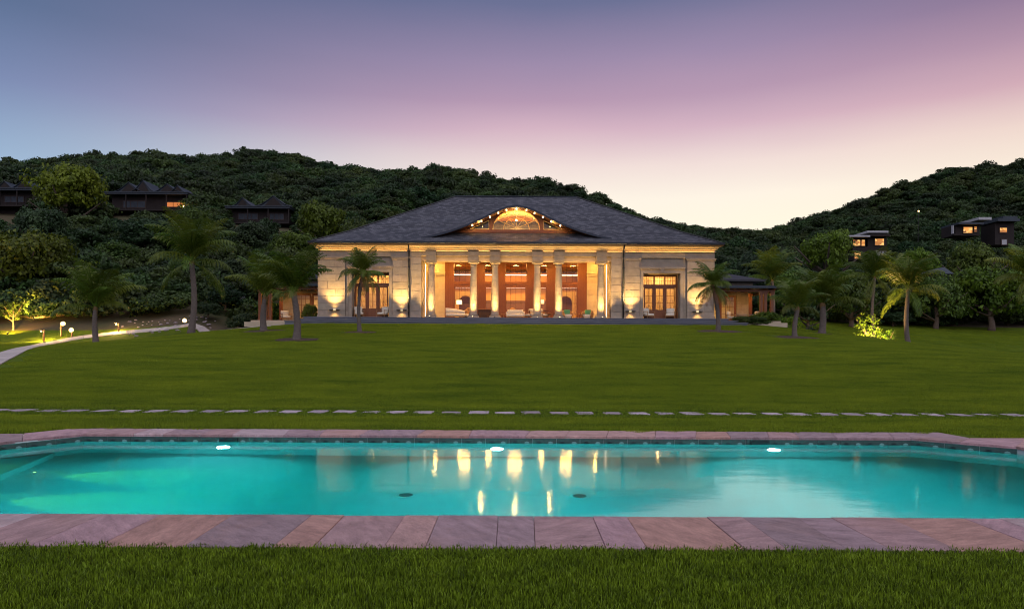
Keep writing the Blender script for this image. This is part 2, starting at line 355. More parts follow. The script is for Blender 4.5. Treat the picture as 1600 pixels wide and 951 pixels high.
# ------------------------------------------------------------------ mesh helpers
class MB:
    def __init__(s): s.v = []; s.f = []
    def add(s, vs, fs):
        o = len(s.v); s.v += [tuple(p) for p in vs]; s.f += [tuple(i+o for i in f) for f in fs]; return s
    def box(s, x0, x1, y0, y1, z0, z1):
        return s.add([(x0,y0,z0),(x1,y0,z0),(x1,y1,z0),(x0,y1,z0),(x0,y0,z1),(x1,y0,z1),(x1,y1,z1),(x0,y1,z1)],
                     [(0,3,2,1),(4,5,6,7),(0,1,5,4),(1,2,6,5),(2,3,7,6),(3,0,4,7)])
    def cbox(s, x0, x1, y0, y1, z0, z1, c=.01):      # box with chamfered edges on front/top
        vs = []
        for z, i in ((z0, 0), (z1-c, 0), (z1, c)):
            vs += [(x0+i,y0+i,z),(x1-i,y0+i,z),(x1-i,y1-i,z),(x0+i,y1-i,z)]
        fs = [(0,3,2,1),(8,9,10,11)]
        for k in (0, 4):
            for i in range(4):
                j = (i+1) % 4; fs.append((k+i, k+j, k+4+j, k+4+i))
        return s.add(vs, fs)
    def rbox(s, x0, x1, y0, y1, z0, z1, r=.05):       # softly rounded cushion
        n = 2; xs=[x0,x0+r*.3,x0+r,x1-r,x1-r*.3,x1]; ys=[y0,y0+r*.3,y0+r,y1-r,y1-r*.3,y1]
        cx,cy_,cz=(x0+x1)/2,(y0+y1)/2,(z0+z1)/2
        prof=[(z0,r),(z0+r*.3,r*.3),(z0+r,0),(z1-r,0),(z1-r*.3,r*.3),(z1,r)]
        vs=[];fs=[]
        for z,i in prof:
            a=i; rr=r*.8
            pts=[(x0+a+rr,y0+a),(x1-a-rr,y0+a),(x1-a,y0+a+rr),(x1-a,y1-a-rr),(x1-a-rr,y1-a),(x0+a+rr,y1-a),(x0+a,y1-a-rr),(x0+a,y0+a+rr)]
            vs+=[(p[0],p[1],z) for p in pts]
        m=len(prof)
        for k in range(m-1):
            for i in range(8):
                j=(i+1)%8; fs.append((k*8+i,k*8+j,k*8+8+j,k*8+8+i))
        fs.append(tuple(range(7,-1,-1))); fs.append(tuple(range((m-1)*8,m*8)))
        return s.add(vs,fs)
    def prism(s, poly, z0, z1, c=0):                  # poly counter-clockwise in xy
        n = len(poly); cx = sum(p[0] for p in poly)/n; cyy = sum(p[1] for p in poly)/n
        vs = [(p[0],p[1],z0) for p in poly] + [(p[0],p[1],z1-c) for p in poly]
        fs = [tuple(range(n-1,-1,-1))]
        lay = 2
        if c:
            for p in poly:
                d = math.hypot(p[0]-cx, p[1]-cyy) or 1; k = 1 - c*1.3/d
                vs.append((cx+(p[0]-cx)*k, cyy+(p[1]-cyy)*k, z1))
            lay = 3
        for l in range(lay-1):
            for i in range(n):
                j = (i+1) % n; fs.append((l*n+i, l*n+j, (l+1)*n+j, (l+1)*n+i))
        fs.append(tuple(range((lay-1)*n, lay*n)))
        return s.add(vs, fs)
    def extrude_y(s, poly, y0, y1):                   # poly in xz, extruded along y
        n = len(poly)
        vs = [(p[0],y0,p[1]) for p in poly] + [(p[0],y1,p[1]) for p in poly]
        fs = [tuple(range(n)), tuple(range(2*n-1,n-1,-1))] + [(i, n+i, n+(i+1)%n, (i+1)%n) for i in range(n)]
        return s.add(vs, fs)
    def lathe(s, prof, cx=0, cyy=0, n=20, cap=True):
        vs=[];fs=[]
        for r,z in prof:
            for i in range(n):
                a=2*math.pi*i/n; vs.append((cx+r*math.cos(a),cyy+r*math.sin(a),z))
        for k in range(len(prof)-1):
            for i in range(n):
                j=(i+1)%n; fs.append((k*n+i,k*n+j,(k+1)*n+j,(k+1)*n+i))
        if cap:
            fs.append(tuple(range(n-1,-1,-1))); fs.append(tuple(range((len(prof)-1)*n,len(prof)*n)))
        return s.add(vs,fs)
    def tube(s, pts, rads, n=6, cap=True):
        vs=[];fs=[]; pts=[Vector(p) for p in pts]
        if not hasattr(rads,'__len__'): rads=[rads]*len(pts)
        ref=Vector((0,0,1))
        for k,p in enumerate(pts):
            d=(pts[min(k+1,len(pts)-1)]-pts[max(k-1,0)])
            d=d.normalized() if d.length>1e-9 else Vector((0,0,1))
            r0=ref if abs(d.z)<.95 else Vector((1,0,0))
            u=d.cross(r0).normalized(); w=d.cross(u).normalized()
            for i in range(n):
                a=2*math.pi*i/n; vs.append(p+(u*math.cos(a)+w*math.sin(a))*rads[k])
        for k in range(len(pts)-1):
            for i in range(n):
                j=(i+1)%n; fs.append((k*n+j,k*n+i,(k+1)*n+i,(k+1)*n+j))
        if cap:
            fs.append(tuple(range(n))); fs.append(tuple(range(len(pts)*n-1,(len(pts)-1)*n-1,-1)))
        return s.add(vs,fs)
    def ball(s, c, r, n=10, m=7, sz=1):
        prof=[(max(r*math.sin(math.pi*k/m),1e-4), -r*sz*math.cos(math.pi*k/m)) for k in range(m+1)]
        o=len(s.v); s.lathe(prof,0,0,n)
        for i in range(o,len(s.v)):
            p=s.v[i]; s.v[i]=(p[0]+c[0],p[1]+c[1],p[2]+c[2])
        return s
    def mesh(s, name, m=None, smooth=False):
        me = bpy.data.meshes.new(name); me.from_pydata(s.v, [], s.f); me.update()
        if m is not None: me.materials.append(M[m] if isinstance(m, str) else m)
        if smooth: me.polygons.foreach_set('use_smooth', [True]*len(me.polygons))
        return me
    def build(s, name, m=None, parent=None, smooth=False, loc=None, label=None):
        o = bpy.data.objects.new(name, s.mesh(name, m, smooth)); C.objects.link(o)
        if parent: o.parent = parent
        if loc: o.location = loc
        if label: o['label'] = label
        return o
def link(name, me, parent=None, loc=(0,0,0), rot=(0,0,0), scale=None):
    o = bpy.data.objects.new(name, me); C.objects.link(o)
    if parent: o.parent = parent
    o.location = loc; o.rotation_euler = rot
    if scale: o.scale = scale if hasattr(scale, '__len__') else (scale,)*3
    return o
def thing(name, label, cat, loc=(0,0,0), rz=0, group=None):
    o = bpy.data.objects.new(name, None); C.objects.link(o); o.empty_display_size = .2
    o.location = loc; o.rotation_euler = (0,0,rz); o['label'] = label; o['category'] = cat
    if group: o['group'] = group
    return o
def tag(o, label, cat, group=None):
    o['label'] = label; o['category'] = cat
    if group: o['group'] = group
    return o
def structure(name, label=None, me=None):
    o = bpy.data.objects.new(name, me); C.objects.link(o); o['kind'] = 'structure'
    if label: o['label'] = label
    return o
def lamp(name, kind, loc, energy, color=WARM, parent=None, size=.1, target=None, spot=None, blend=.6, size_y=None):
    d = bpy.data.lights.new(name, kind); d.energy = energy; d.color = color
    if kind == 'AREA':
        d.size = size
        if size_y: d.shape = 'RECTANGLE'; d.size_y = size_y
    else: d.shadow_soft_size = size
    if kind == 'SPOT': d.spot_size = R(spot or 90); d.spot_blend = blend
    o = bpy.data.objects.new(name, d); C.objects.link(o); o.location = loc
    if target is not None:
        o.rotation_euler = (Vector(target)-Vector(loc)).to_track_quat('-Z', 'Y').to_euler()
    if parent: o.parent = parent
    return o
def np_mesh(name, verts, faces, m, smooth=False):     # verts (n,3), faces (k,4 or 3)
    me = bpy.data.meshes.new(name); k = faces.shape[1]
    me.vertices.add(len(verts)); me.vertices.foreach_set('co', verts.astype(np.float32).ravel())
    me.loops.add(faces.size); me.loops.foreach_set('vertex_index', faces.astype(np.int32).ravel())
    me.polygons.add(len(faces)); me.polygons.foreach_set('loop_start', np.arange(0, faces.size, k, dtype=np.int32))
    me.update(calc_edges=True)
    if smooth: me.polygons.foreach_set('use_smooth', [True]*len(faces))
    for mm in (m if isinstance(m, (list, tuple)) else [m]): me.materials.append(M[mm])
    return me

# ------------------------------------------------------------------ terrain
def sstep(x): x = np.clip(x, 0, 1); return x*x*(3-2*x)
RIDGE = [(-900,330),(-500,300),(-200,278),(0,268),(60,257),(130,249),(230,243),(400,240),(470,246),(520,257),(600,265),(700,272),(860,290),(930,311),(1000,331),(1100,352),(1160,361),(1190,362),(1230,352),(1300,325),(1400,292),(1500,256),(1600,250),(1800,238),(2200,262),(2600,320)]
YR = 250.0
rx = np.array([(p[0]-800)/F*YR for p in RIDGE]); rz_ = np.array([CAMZ+(HY-(p[1]-(p[0]-800)*ROLL))/F*YR-2.9 for p in RIDGE])
def terrain(X, Y):
    X = np.asarray(X, float); Y = np.asarray(Y, float)
    t = np.clip((Y-16)/38, -1, 1); tp = np.maximum(t, 0)
    p = (np.sqrt(tp*tp+.012)-math.sqrt(.012))/(math.sqrt(1.012)-math.sqrt(.012))
    g = (1-.62*sstep((X-17)/23))*(1-.5*sstep((-X-14)/22))
    dip = 1.8*sstep((Y-52)/8)*sstep((X-22)/8)*(1-sstep((Y-62)/20))
    mound = 3.32*p*g - dip
    core = sstep((X+27)/6)*(1-sstep((X-22)/12))
    ys = 54+28*core
    ex = 1.04+.42*sstep((X+20)/40)
    q = np.clip((Y-ys)/(YR-ys), 0, 1)
    Rz = np.interp(X, rx, rz_)
    back = 1-.55*sstep((Y-YR)/140)
    hump = .9*np.sin(X*.11+1.3)*np.sin(Y*.07)*np.clip(q*6, 0, 1)
    return mound + (Rz-2.0)*q**ex*np.where(Y > YR, back, 1) + hump
def tz(x, y): return float(terrain(x, y))
def corr(px, py): return py-(px-800)*ROLL
def ground_at(px, py):
    sx = (px-800)/F; sz = (HY-corr(px, py))/F
    Y = np.arange(4, 400, .05)
    h = np.where(CAMZ+sz*Y <= terrain(sx*Y, Y))[0]
    y = Y[h[0]] if len(h) else 60
    return float(sx*y), float(y), tz(sx*y, y)

def grid_mesh(name, xs, ys, m, hole=None, dz=0):
    xs = np.array(sorted(set(xs))); ys = np.array(sorted(set(ys)))
    XX, YY = np.meshgrid(xs, ys); ZZ = terrain(XX, YY)+dz
    v = np.stack([XX, YY, ZZ], -1).reshape(-1, 3); nx = len(xs)
    i, j = np.meshgrid(np.arange(nx-1), np.arange(len(ys)-1)); a = (j*nx+i).ravel()
    f = np.stack([a, a+1, a+1+nx, a+nx], 1)
    if hole:
        c = v[f].mean(1); keep = ~((c[:,0] > hole[0]) & (c[:,0] < hole[1]) & (c[:,1] > hole[2]) & (c[:,1] < hole[3])); f = f[keep]
    return np_mesh(name, v, f, m, True)
HOLE = (-9.1, 8.7, 6.15, 12.0)
xs = list(np.arange(-66, 66.1, 1.0))+[HOLE[0], HOLE[1]]
ys = list(np.arange(-30, 58.1, 1.0))+[HOLE[2], HOLE[3]]
lawn = structure('lawn', 'mown green lawn rising from the pool to the house', grid_mesh('lawn', xs, ys, 'lawn', HOLE))
# hill sheet: everything round the lawn out to the horizon
xs = list(np.arange(-66, 66.1, 2.0))+list(-np.geomspace(66, 900, 45))+list(np.geomspace(66, 900, 45))
ys = list(np.arange(58, 130, 2.0))+list(np.arange(130, 300, 5.0))+list(np.geomspace(300, 1400, 20))
hill = structure('hill', 'wooded hillside ground behind the house', grid_mesh('hill', xs, ys, 'hill_soil'))
structure('lawn', 'darker back lawn rising to the trees on the right', grid_mesh('back_lawn', list(np.arange(16, 80, 1.5)), list(np.arange(58, 87, 1.5)), 'lawn', None, .03))
for nm, x0, x1 in (('ground', -900, -66), ('ground', 66, 900)):
    xx = np.linspace(x0, x1, 40); structure(nm, 'open ground beside the lawn', grid_mesh('ground', xx, list(np.arange(-30, 58.1, 4)), 'hill_soil'))
structure('ground', 'open ground behind the lawn', grid_mesh('ground', np.linspace(-900, 900, 30), np.linspace(-500, -30, 10), 'lawn'))

# ------------------------------------------------------------------ pool
INNER = [(-9.6, 6.32), (8.15, 6.32), (8.15, 11.0), (7.0, 11.97), (-7.5, 11.97), (-8.45, 10.45), (-9.6, 10.2)]
WZ, FZ = -.10, -1.45
def pool():
    n = len(INNER)
    basin = MB()
    vs = [(x, y, -.004) for x, y in INNER]+[(x, y, FZ) for x, y in INNER]
    basin.add(vs, [(i, n+i, n+(i+1) % n, (i+1) % n) for i in range(n)]+[tuple(n+i for i in range(n))])
    root = structure('swimming_pool', 'long turquoise lit swimming pool', basin.mesh('swimming_pool', 'pool_plaster'))
    w = MB(); w.box(-9.9, 8.45, 6.05, 12.25, -1.85, WZ)
    structure('water', 'still turquoise pool water mirroring the house lights', w.mesh('water', 'water'))
    # dark mosaic band under the coping with its row of motifs
    def along(a, b):
        d = Vector((b[0]-a[0], b[1]-a[1])); L = d.length; d /= L; nrm = Vector((-d.y, d.x)); return d, nrm, L
    for k in (2, 3, 4, 5):
        a, b = INNER[k], INNER[k+1]; d, nn, L = along(a, b)
        nt = int(L/.41)
        P = lambda s, o, z: (a[0]+d.x*s+nn.x*o, a[1]+d.y*s+nn.y*o, z)
        for i in range(nt):
            s0, s1 = i*L/nt+.004, (i+1)*L/nt-.004
            t_ = MB(); q = [P(s, o, z) for o in (.001, .012+.002*(i % 3)) for s, z in ((s0, -.16), (s1, -.16), (s1, -.024), (s0, -.024))]
            t_.add(q, [(0,1,2,3), (7,6,5,4), (0,4,5,1), (1,5,6,2), (2,6,7,3), (3,7,4,0)]); t_.build('tile', 'tile_band', root)
        mo, md = MB(), MB()
        for i in range(nt):
            for off, tgt in ((0, mo), (.5, md)):
                s = (i+.25+off)*L/nt
                if s > L-.08: continue
                c = []
                for q in range(8):
                    an = 2*math.pi*q/8; c.append(P(s+.045*math.cos(an), .022, WZ+.002+.03*math.sin(an)))
                tgt.add(c, [tuple(range(8))])
        o = mo.build('tile_motif', 'tile_light', root); o['kind'] = 'stuff'
        o = md.build('tile_motif', 'tile_dark', root); o['kind'] = 'stuff'
    # skimmer mouths and underwater lights on the far wall
    for x in (-4.95, 4.35):
        s = MB(); s.box(x-.16, x+.16, 11.93, 11.965, -.13, -.035); s.build('skimmer', 'tile_dark', root)
    for x in (-5.0, -.25, 4.55):
        r = MB(); r.lathe([(.09, 0), (.09, .03), (.065, .045), (.06, .02)], n=18)
        o = r.build('pool_light', 'tile_dark', root, loc=(x, 11.96, -.62)); o.rotation_euler = (R(90), 0, 0)
        l = MB(); l.lathe([(.058, .02), (.054, .045), (.03, .058), (.001, .062)], n=18, cap=False)
        l.build('lens', 'pool_lens', o, True)
        lamp('pool_lamp', 'SPOT', (x, 11.84, -.62), 720, (.82, .98, 1.0), root, .1, target=(x, 8.0, -1.15), spot=165, blend=1)
    for x in (-5.0, -.25, 4.55):  # unseen lights added on the near wall to brighten far wall and floor
        o = link('pool_light', bpy.data.meshes['pool_light'], root, (x, 6.33, -.62), (R(-90), 0, 0))
        link('lens', bpy.data.meshes['lens'], o)
        lamp('pool_lamp', 'SPOT', (x, 6.46, -.62), 720, (.82, .98, 1.0), root, .1, target=(x, 10, -1.1), spot=165, blend=1)
    # main drains on the floor
    for x in (-1.42, .92):
        d = MB(); d.lathe([(.095, 0), (.095, .02), (.08, .03), (.001, .032)], n=20)
        d.build('drain', 'tile_band', root, loc=(x, 9.2, FZ+.002))
        d = MB(); d.lathe([(.14, 0), (.13, .012), (.097, .014)], n=20, cap=False); d.build('drain_ring', 'pool_plaster', root, loc=(x, 9.2, FZ+.002))
    # entry shelf at the left end with its small amber lights
    sh = MB(); sh.prism([(-9.6, 6.33), (-6.4, 6.33), (-7.65, 11.4), (-8.42, 10.44), (-9.6, 10.19)], FZ+.002, -1.0)
    sh.build('entry_shelf', 'pool_plaster', root)
    o = link('pool_light', bpy.data.meshes['pool_light'], root, (-9.59, 8.4, -.45), (0, R(90), 0)); link('lens', bpy.data.meshes['lens'], o)  # end wall light out of view, added to brighten the dark shelf
    lamp('pool_lamp', 'SPOT', (-9.45, 8.4, -.45), 320, (.80, .97, 1.0), root, .1, target=(-6, 8.6, -.9), spot=165, blend=1)
    for (x, y) in ((-7.0, 10.05), (-6.72, 8.6), (-9.3, 9.9)):
        lamp('shelf_lamp', 'SPOT', (x, y, -1.22 if x > -8 else -.75), 1100 if x > -8 else 300, (1, .66, .05), root, .03, target=(x+2.8, y, -1.40 if x > -8 else -.95), spot=50, blend=.9)
        g = MB(); g.ball((x-.02, y, -1.22 if x > -8 else -.75), .022); g.build('shelf_light', 'bollard_small', root)
    return root
POOL = pool()

def coping():
    root = structure('pool_coping', 'border of pink and mauve sandstone slabs round the pool')
    r = random.Random(5)
    def stone(poly, z=.025):
        cx = sum(p[0] for p in poly)/len(poly); cyy = sum(p[1] for p in poly)/len(poly)
        g = .004
        pp = []
        for p in poly:
            d = math.hypot(p[0]-cx, p[1]-cyy); k = 1-g/d
            pp.append(((p[0]-cx)*k, (p[1]-cyy)*k))
        m = MB(); m.prism(pp, -.045, 0, .006)
        o = m.build('coping_stone', 'coping', root, loc=(cx, cyy, z+r.uniform(-.003, .003)))
        o.rotation_euler = (r.uniform(-.003, .003), r.uniform(-.003, .003), 0)
    # near strip, joints lean a little
    joints = [-8.4, -7.6]
    # measured joints on the near edge (photograph columns at the water's edge)
    for px in (-330, -255, -190, -120, -30, 65, 165, 255, 367, 490, 540, 635, 687, 780, 835, 927, 980, 1105, 1160, 1245, 1298, 1390, 1505, 1560, 1660, 1740, 1830, 1900):
        joints.append((px-800)/F*6.35)
    joints.sort()
    js = [(a, a+r.uniform(-.02, .02)) for a in joints]
    for (a0, a1), (b0, b1) in zip(js[:-1], js[1:]):
        stone([(a1, 5.33), (b1, 5.33), (b0, 6.34), (a0, 6.34)])
    def strip(in0, in1, out0, out1, wmin=.45, wmax=1.0):
        L = math.hypot(in1[0]-in0[0], in1[1]-in0[1]); s = 0; cuts = [0]
        while s < L-wmin*1.6:
            s += r.uniform(wmin, wmax)
            if s < L-wmin*.6: cuts.append(s)
        cuts.append(L)
        P = lambda a, b, t: (a[0]+(b[0]-a[0])*t, a[1]+(b[1]-a[1])*t)
        ts = [c/L for c in cuts]
        sk = [0]+[r.uniform(-.006, .006) for _ in ts[1:-1]]+[0]
        for i in range(len(ts)-1):
            poly = [P(in0, in1, ts[i]), P(in0, in1, ts[i+1]), P(out0, out1, ts[i+1]+sk[i+1]), P(out0, out1, ts[i]+sk[i])]
            ar = sum(poly[k][0]*poly[(k+1) % 4][1]-poly[(k+1) % 4][0]*poly[k][1] for k in range(4))
            stone(poly if ar > 0 else poly[::-1])
    strip((-7.5, 11.95), (7.0, 11.95), (-7.7, 12.74), (7.3, 12.74))
    stone([(7.0, 11.95), (7.55, 11.49), (8.05, 12.0), (7.98, 12.77), (7.3, 12.74)])
    stone([(7.55, 11.49), (8.13, 11.0), (9.05, 12.0), (8.05, 12.0)])
    strip((8.13, 11.0), (8.13, 6.34), (9.05, 11.0), (9.05, 6.34))
    stone([(8.13, 11.0), (9.05, 11.0), (9.05, 12.0)])
    strip((9.05, 12.0), (9.05, 6.34), (10.2, 12.0), (10.2, 6.34))
    stone([(-7.7, 12.74), (-8.2, 12.62), (-8.55, 11.96), (-8.0, 11.17), (-7.5, 11.95)][::1])
    stone([(-8.55, 11.96), (-9.2, 11.9), (-9.0, 10.35), (-8.43, 10.43), (-8.0, 11.17)])
    strip((-9.0, 10.33), (-11, 9.9), (-9.2, 11.9), (-11, 11.85))
coping()

def stepping():
    root = structure('stepping_stone_path', 'row of square pale stepping stones crossing the lawn')
    r = random.Random(3)
    for i in range(47):
        x = -14.7+i*.632+r.uniform(-.03, .03); y = 16.15+r.uniform(-.05, .05)
        w, d = r.uniform(.20, .24), r.uniform(.20, .27)
        poly = [(-w+r.uniform(-.02,.02), -d), (w+r.uniform(-.02,.02), -d+r.uniform(-.02,.02)), (w, d), (-w+r.uniform(-.02,.02), d+r.uniform(-.02,.02))]
        m = MB(); m.prism(poly, -.05, 0, .008)
        o = m.build('stepping_stone', 'stepping', root, loc=(x, y, tz(x, y)+.022+r.uniform(0, .012)))
        o.rotation_euler = (r.uniform(-.02, .02), r.uniform(-.02, .02), r.uniform(-.04, .04))
    return root
stepping()

# ------------------------------------------------------------------ garden path
PATH_PX = [(-230, 690), (-110, 620), (-42, 580), (6, 556.5), (42, 543), (80, 534), (130, 526), (200, 518), (260, 514.5), (320, 511.8)]
PATH = [ground_at(*p)[:2] for p in PATH_PX]+[(-21.5, 53.2), (-18.2, 53.9)]
print('PATH', PATH)
def path():
    root = structure('garden_path', 'pale stone path curving across the lawn by the bollard lights')
    pts = [Vector((*p, 0)) for p in PATH]
    dense = []
    for a, b in zip(pts[:-1], pts[1:]):
        n = max(1, int((b-a).length/.9))
        for k in range(n): dense.append(a.lerp(b, k/n))
    dense.append(pts[-1])
    for _ in range(3):
        dense = [dense[0]]+[(dense[i-1]+dense[i]*2+dense[i+1])/4 for i in range(1, len(dense)-1)]+[dense[-1]]
    global PATH_D; PATH_D = np.array([(p.x, p.y) for p in dense])
    r = random.Random(9)
    H = .55
    for i in range(len(dense)-1):
        a, b = dense[i], dense[i+1]
        na = (dense[min(i+1, len(dense)-1)]-dense[max(i-1, 0)]).normalized(); nb = (dense[min(i+2, len(dense)-1)]-dense[i]).normalized()
        pa, pb = Vector((-na.y, na.x, 0))*H, Vector((-nb.y, nb.x, 0))*H
        m = MB(); e = .012
        c = [a-pa, b-pb, b+pb, a+pa]
        d = (b-a).normalized()*e
        c = [c[0]+d, c[1]-d, c[2]-d, c[3]+d]
        vs = [(p.x, p.y, tz(p.x, p.y)-.05) for p in c]+[(p.x, p.y, tz(p.x, p.y)+.045) for p in c]
        m.add(vs, [(3,2,1,0),(4,5,6,7),(0,1,5,4),(1,2,6,5),(2,3,7,6),(3,0,4,7)])
        m.build('paving_slab', 'path_stone', root)
path()

# ------------------------------------------------------------------ the great house
HX, HYD, HZ = .315, 56.0, 3.857
HOUSE = thing('mansion', 'large pale stone house with hipped slate roof and six columned portico', 'house', (HX, HYD, HZ))
BC = .57            # course height of the ashlar
def hp(name, m, mb, smooth=False, parent=None, **k): return mb.build(name, m, parent or HOUSE, smooth, **k)
def sides(fn):
    for s in (-1, 1): fn(s)
def sx(s, a, b): return (a, b) if s > 0 else (-b, -a)
def blocks(x0, x1, z0, z1, yf, thick, seed, m='limestone', bw=1.0, proud=.018, axis='x'):
    """ashlar blocks, each its own stone, set proud of the wall behind with open joints"""
    r = random.Random(seed); n = max(1, round((z1-z0)/BC)); h = (z1-z0)/n; W = x1-x0
    for k in range(n):
        nb = max(1, round(W/bw)); cuts = [x0+W*i/nb for i in range(nb+1)]
        if nb > 1:
            sh = W/nb*(.28 if k % 2 else -.28)
            cuts = [x0]+[c+sh+r.uniform(-.05, .05) for c in cuts[1:-1]]+[x1]
        elif k % 2 and W > 1.0: cuts = [x0, x0+W*.62, x1]
        for a, b in zip(cuts[:-1], cuts[1:]):
            g = .014; m_ = MB(); pr = proud+.008+r.uniform(-.006, .008)
            if axis == 'x': m_.cbox(a+g, b-g, yf-pr, yf+thick, z0+k*h+g, z0+(k+1)*h-g, .008)
            else:           # wall whose face looks along x; yf = x of the face, sign in thick
                lo, hi = sorted((yf-(pr if thick > 0 else -pr), yf+thick)); m_.box(lo, hi, a+g, b-g, z0+k*h+g, z0+(k+1)*h-g)
            hp('stone_block', m, m_)

def walls():
    def one(s):
        w = MB()
        # core walls (blocks stand proud of them)
        def bx(a, b, y0, y1, z0, z1): w.box(*sx(s, a, b), y0, y1, z0, z1)
        bx(14.04, 16.26, .02, 1.1, 0, 5.0); bx(8.72, 10.14, .02, 1.1, 0, 5.0)
        bx(7.82, 8.72, .06, 1.1, 0, 5.0)
        bx(10.14, 10.44, .16, 1.1, 0, 5.0); bx(13.50, 14.04, .16, 1.1, 0, 5.0)
        bx(10.44, 13.50, .16, 1.1, 3.74, 5.0)
        bx(15.9, 16.26, 1.1, 20.2, 0, 5.9)                      # side wall
        hp('wall', 'limestone_plain', w)
        blocks(*sx(s, 14.02, 16.28), 0, 4.72, .02, .1, 3+s, bw=1.05)
        blocks(*sx(s, 8.87, 10.16), 0, 4.72, .02, .1, 13+s, bw=1.3)
        blocks(*sx(s, 7.79, 8.70), 0, 5.0, .06, .1, 23+s, bw=1.0)
        blocks(*sx(s, 13.78, 14.02), 0, 3.9, .16, .05, 33+s, bw=.5)
        blocks(*sx(s, 10.16, 10.20), 0, 3.9, .16, .05, 43+s, bw=.5)
        blocks(0.1, 20.1, 0, 5.13, s*16.26, -.1*s, 53+s, bw=1.6, axis='y', proud=.018) if False else None
        # door surround
        d = MB(); u0, u1 = 10.45, 13.49
        d.box(*sx(s, u0-.27, u0), .06, .95, 0, 3.75); d.box(*sx(s, u1, u1+.27), .06, .95, 0, 3.75)
        d.box(*sx(s, u0-.27, u1+.27), .06, .95, 3.752, 4.05)
        d.box(*sx(s, u0-.34, u1+.34), -.02, .5, 4.052, 4.14); d.box(*sx(s, u0-.40, u1+.40), -.08, .5, 4.142, 4.24)
        hp('door_surround', 'limestone_plain', d)
        k = MB(); xm = s*(u0+u1)/2
        k.extrude_y([(xm-.13, 3.77), (xm+.13, 3.77), (xm+.19, 4.22), (xm-.19, 4.22)], -.11, -.09); hp('keystone', 'limestone', k)
        # pier caps
        for a, b in ((14.0, 16.3), (8.75, 10.18)):
            c = MB(); c.box(*sx(s, a-.02, b+.02), -.03, .6, 4.73, 4.79); c.box(*sx(s, a-.05, b+.05), -.07, .6, 4.792, 4.88); c.box(*sx(s, a-.09, b+.09), -.12, .6, 4.882, 4.97)
            hp('pier_cap', 'limestone_plain', c)
        # plinth of each pier
        for a, b in ((14.0, 16.3), (8.85, 10.18)):
            c = MB(); c.box(*sx(s, a-.01, b+.01), -.035, .6, .004, .22); hp('plinth', 'limestone_plain', c)
        # sconces: little slate shelf with a light up and a light down
        for u in (14.87, 9.36):
            q = MB(); q.box(s*u-.40, s*u+.40, -.30, -.01, .605, .64); o = hp('sconce', 'black_metal', q)
            g = MB(); g.box(s*u-.09, s*u+.09, -.14, -.04, .647, .675); g.box(s*u-.09, s*u+.09, -.14, -.04, .57, .598)
            g.build('sconce_lens', 'shade_glow', o)
            lamp('sconce_lamp', 'SPOT', (s*u, -.80, .60), 1250, WARM2, HOUSE, .05, target=(s*u, -.15, 3.6), spot=96, blend=.9)
            lamp('sconce_lamp', 'SPOT', (s*u, -.24, .69), 34, WARM2, HOUSE, .04, target=(s*u, -.06, 2.0), spot=130, blend=1)
            lamp('sconce_lamp', 'SPOT', (s*u, -.40, .60), 80, WARM2, HOUSE, .05, target=(s*u, .02, -.3), spot=80, blend=.9)
        # downspout
        q = MB(); q.tube([(s*8.79, -.07, 0), (s*8.79, -.07, 5.45), (s*8.79, -.45, 5.95)], .06, 8); o = hp('downspout', 'gutter_metal', q, True)
        for z in (.9, 2.5, 4.1):
            b = MB(); b.box(s*8.79-.085, s*8.79+.085, -.14, .02, z, z+.06); b.build('bracket', 'gutter_metal', o)
        # frieze over the wing
        f = MB(); f.box(*sx(s, 7.80, 16.28), .012, 1.1, 5.0, 5.46); hp('frieze', 'limestone_plain', f)
    sides(one)
walls()

COLU = (1.74, 3.52, 7.0); COLY = .47
def columns():
    prof = []
    def rad(z): return .315-.07*max(0, (z-1.2)/3.0)**1.2 if z > 1.2 else .315
    drum_meshes = []
    z0, z1, n = .36, 4.28, 7; h = (z1-z0)/n
    for k in range(n):
        a, b = z0+k*h, z0+(k+1)*h; m = MB()
        m.lathe([(rad(a), a+.007), (rad((a+b)/2), (a+b)/2), (rad(b), b-.007)], n=28, cap=False)
        drum_meshes.append(m.mesh('drum', 'limestone', True))
    base = MB(); base.cbox(-.46, .46, -.46, .46, 0, .13, .01)
    base.lathe([(.45, .131), (.46, .17), (.44, .215), (.37, .23), (.35, .27), (.385, .29), (.385, .32), (.34, .345), (.32, .37)], n=28)
    base.lathe([(rad(z)-.012, z) for z in (.36, 1.2, 2.2, 3.2, 4.28)], n=20)
    bm_ = base.mesh('column', 'limestone_plain')
    cap = MB(); cap.lathe([(.25, 4.27), (.30, 4.29), (.30, 4.33), (.255, 4.345), (.26, 4.42), (.34, 4.50), (.40, 4.53), (.40, 4.555)], n=28)
    cap.cbox(-.44, .44, -.44, .44, 4.557, 4.70, .01)
    cm = cap.mesh('capital', 'limestone_plain')
    fx = MB(); fx.lathe([(.075, 0), (.08, .03), (.055, .10), (.05, .102)], n=12); fm = fx.mesh('uplight', 'black_metal', True)
    fl = MB(); fl.lathe([(.05, .102), (.001, .108)], n=12, cap=False); flm = fl.mesh('uplight_lens', 'lamp_warm')
    for u in [-c for c in COLU[::-1]]+list(COLU):
        col = link('column', bm_, HOUSE, (u, COLY, 0))
        for dm in drum_meshes: link('drum', dm, col)
        link('capital', cm, col)
        # recessed uplights in front of and behind each shaft
        f = link('uplight', fm, HOUSE, (u, COLY-1.15, 0)); link('uplight_lens', flm, f)
        lamp('uplight_lamp', 'SPOT', (u, COLY-1.15, .12), 1700, WARM2, HOUSE, .04, target=(u, COLY-.3, 2.5), spot=92, blend=1)
columns()

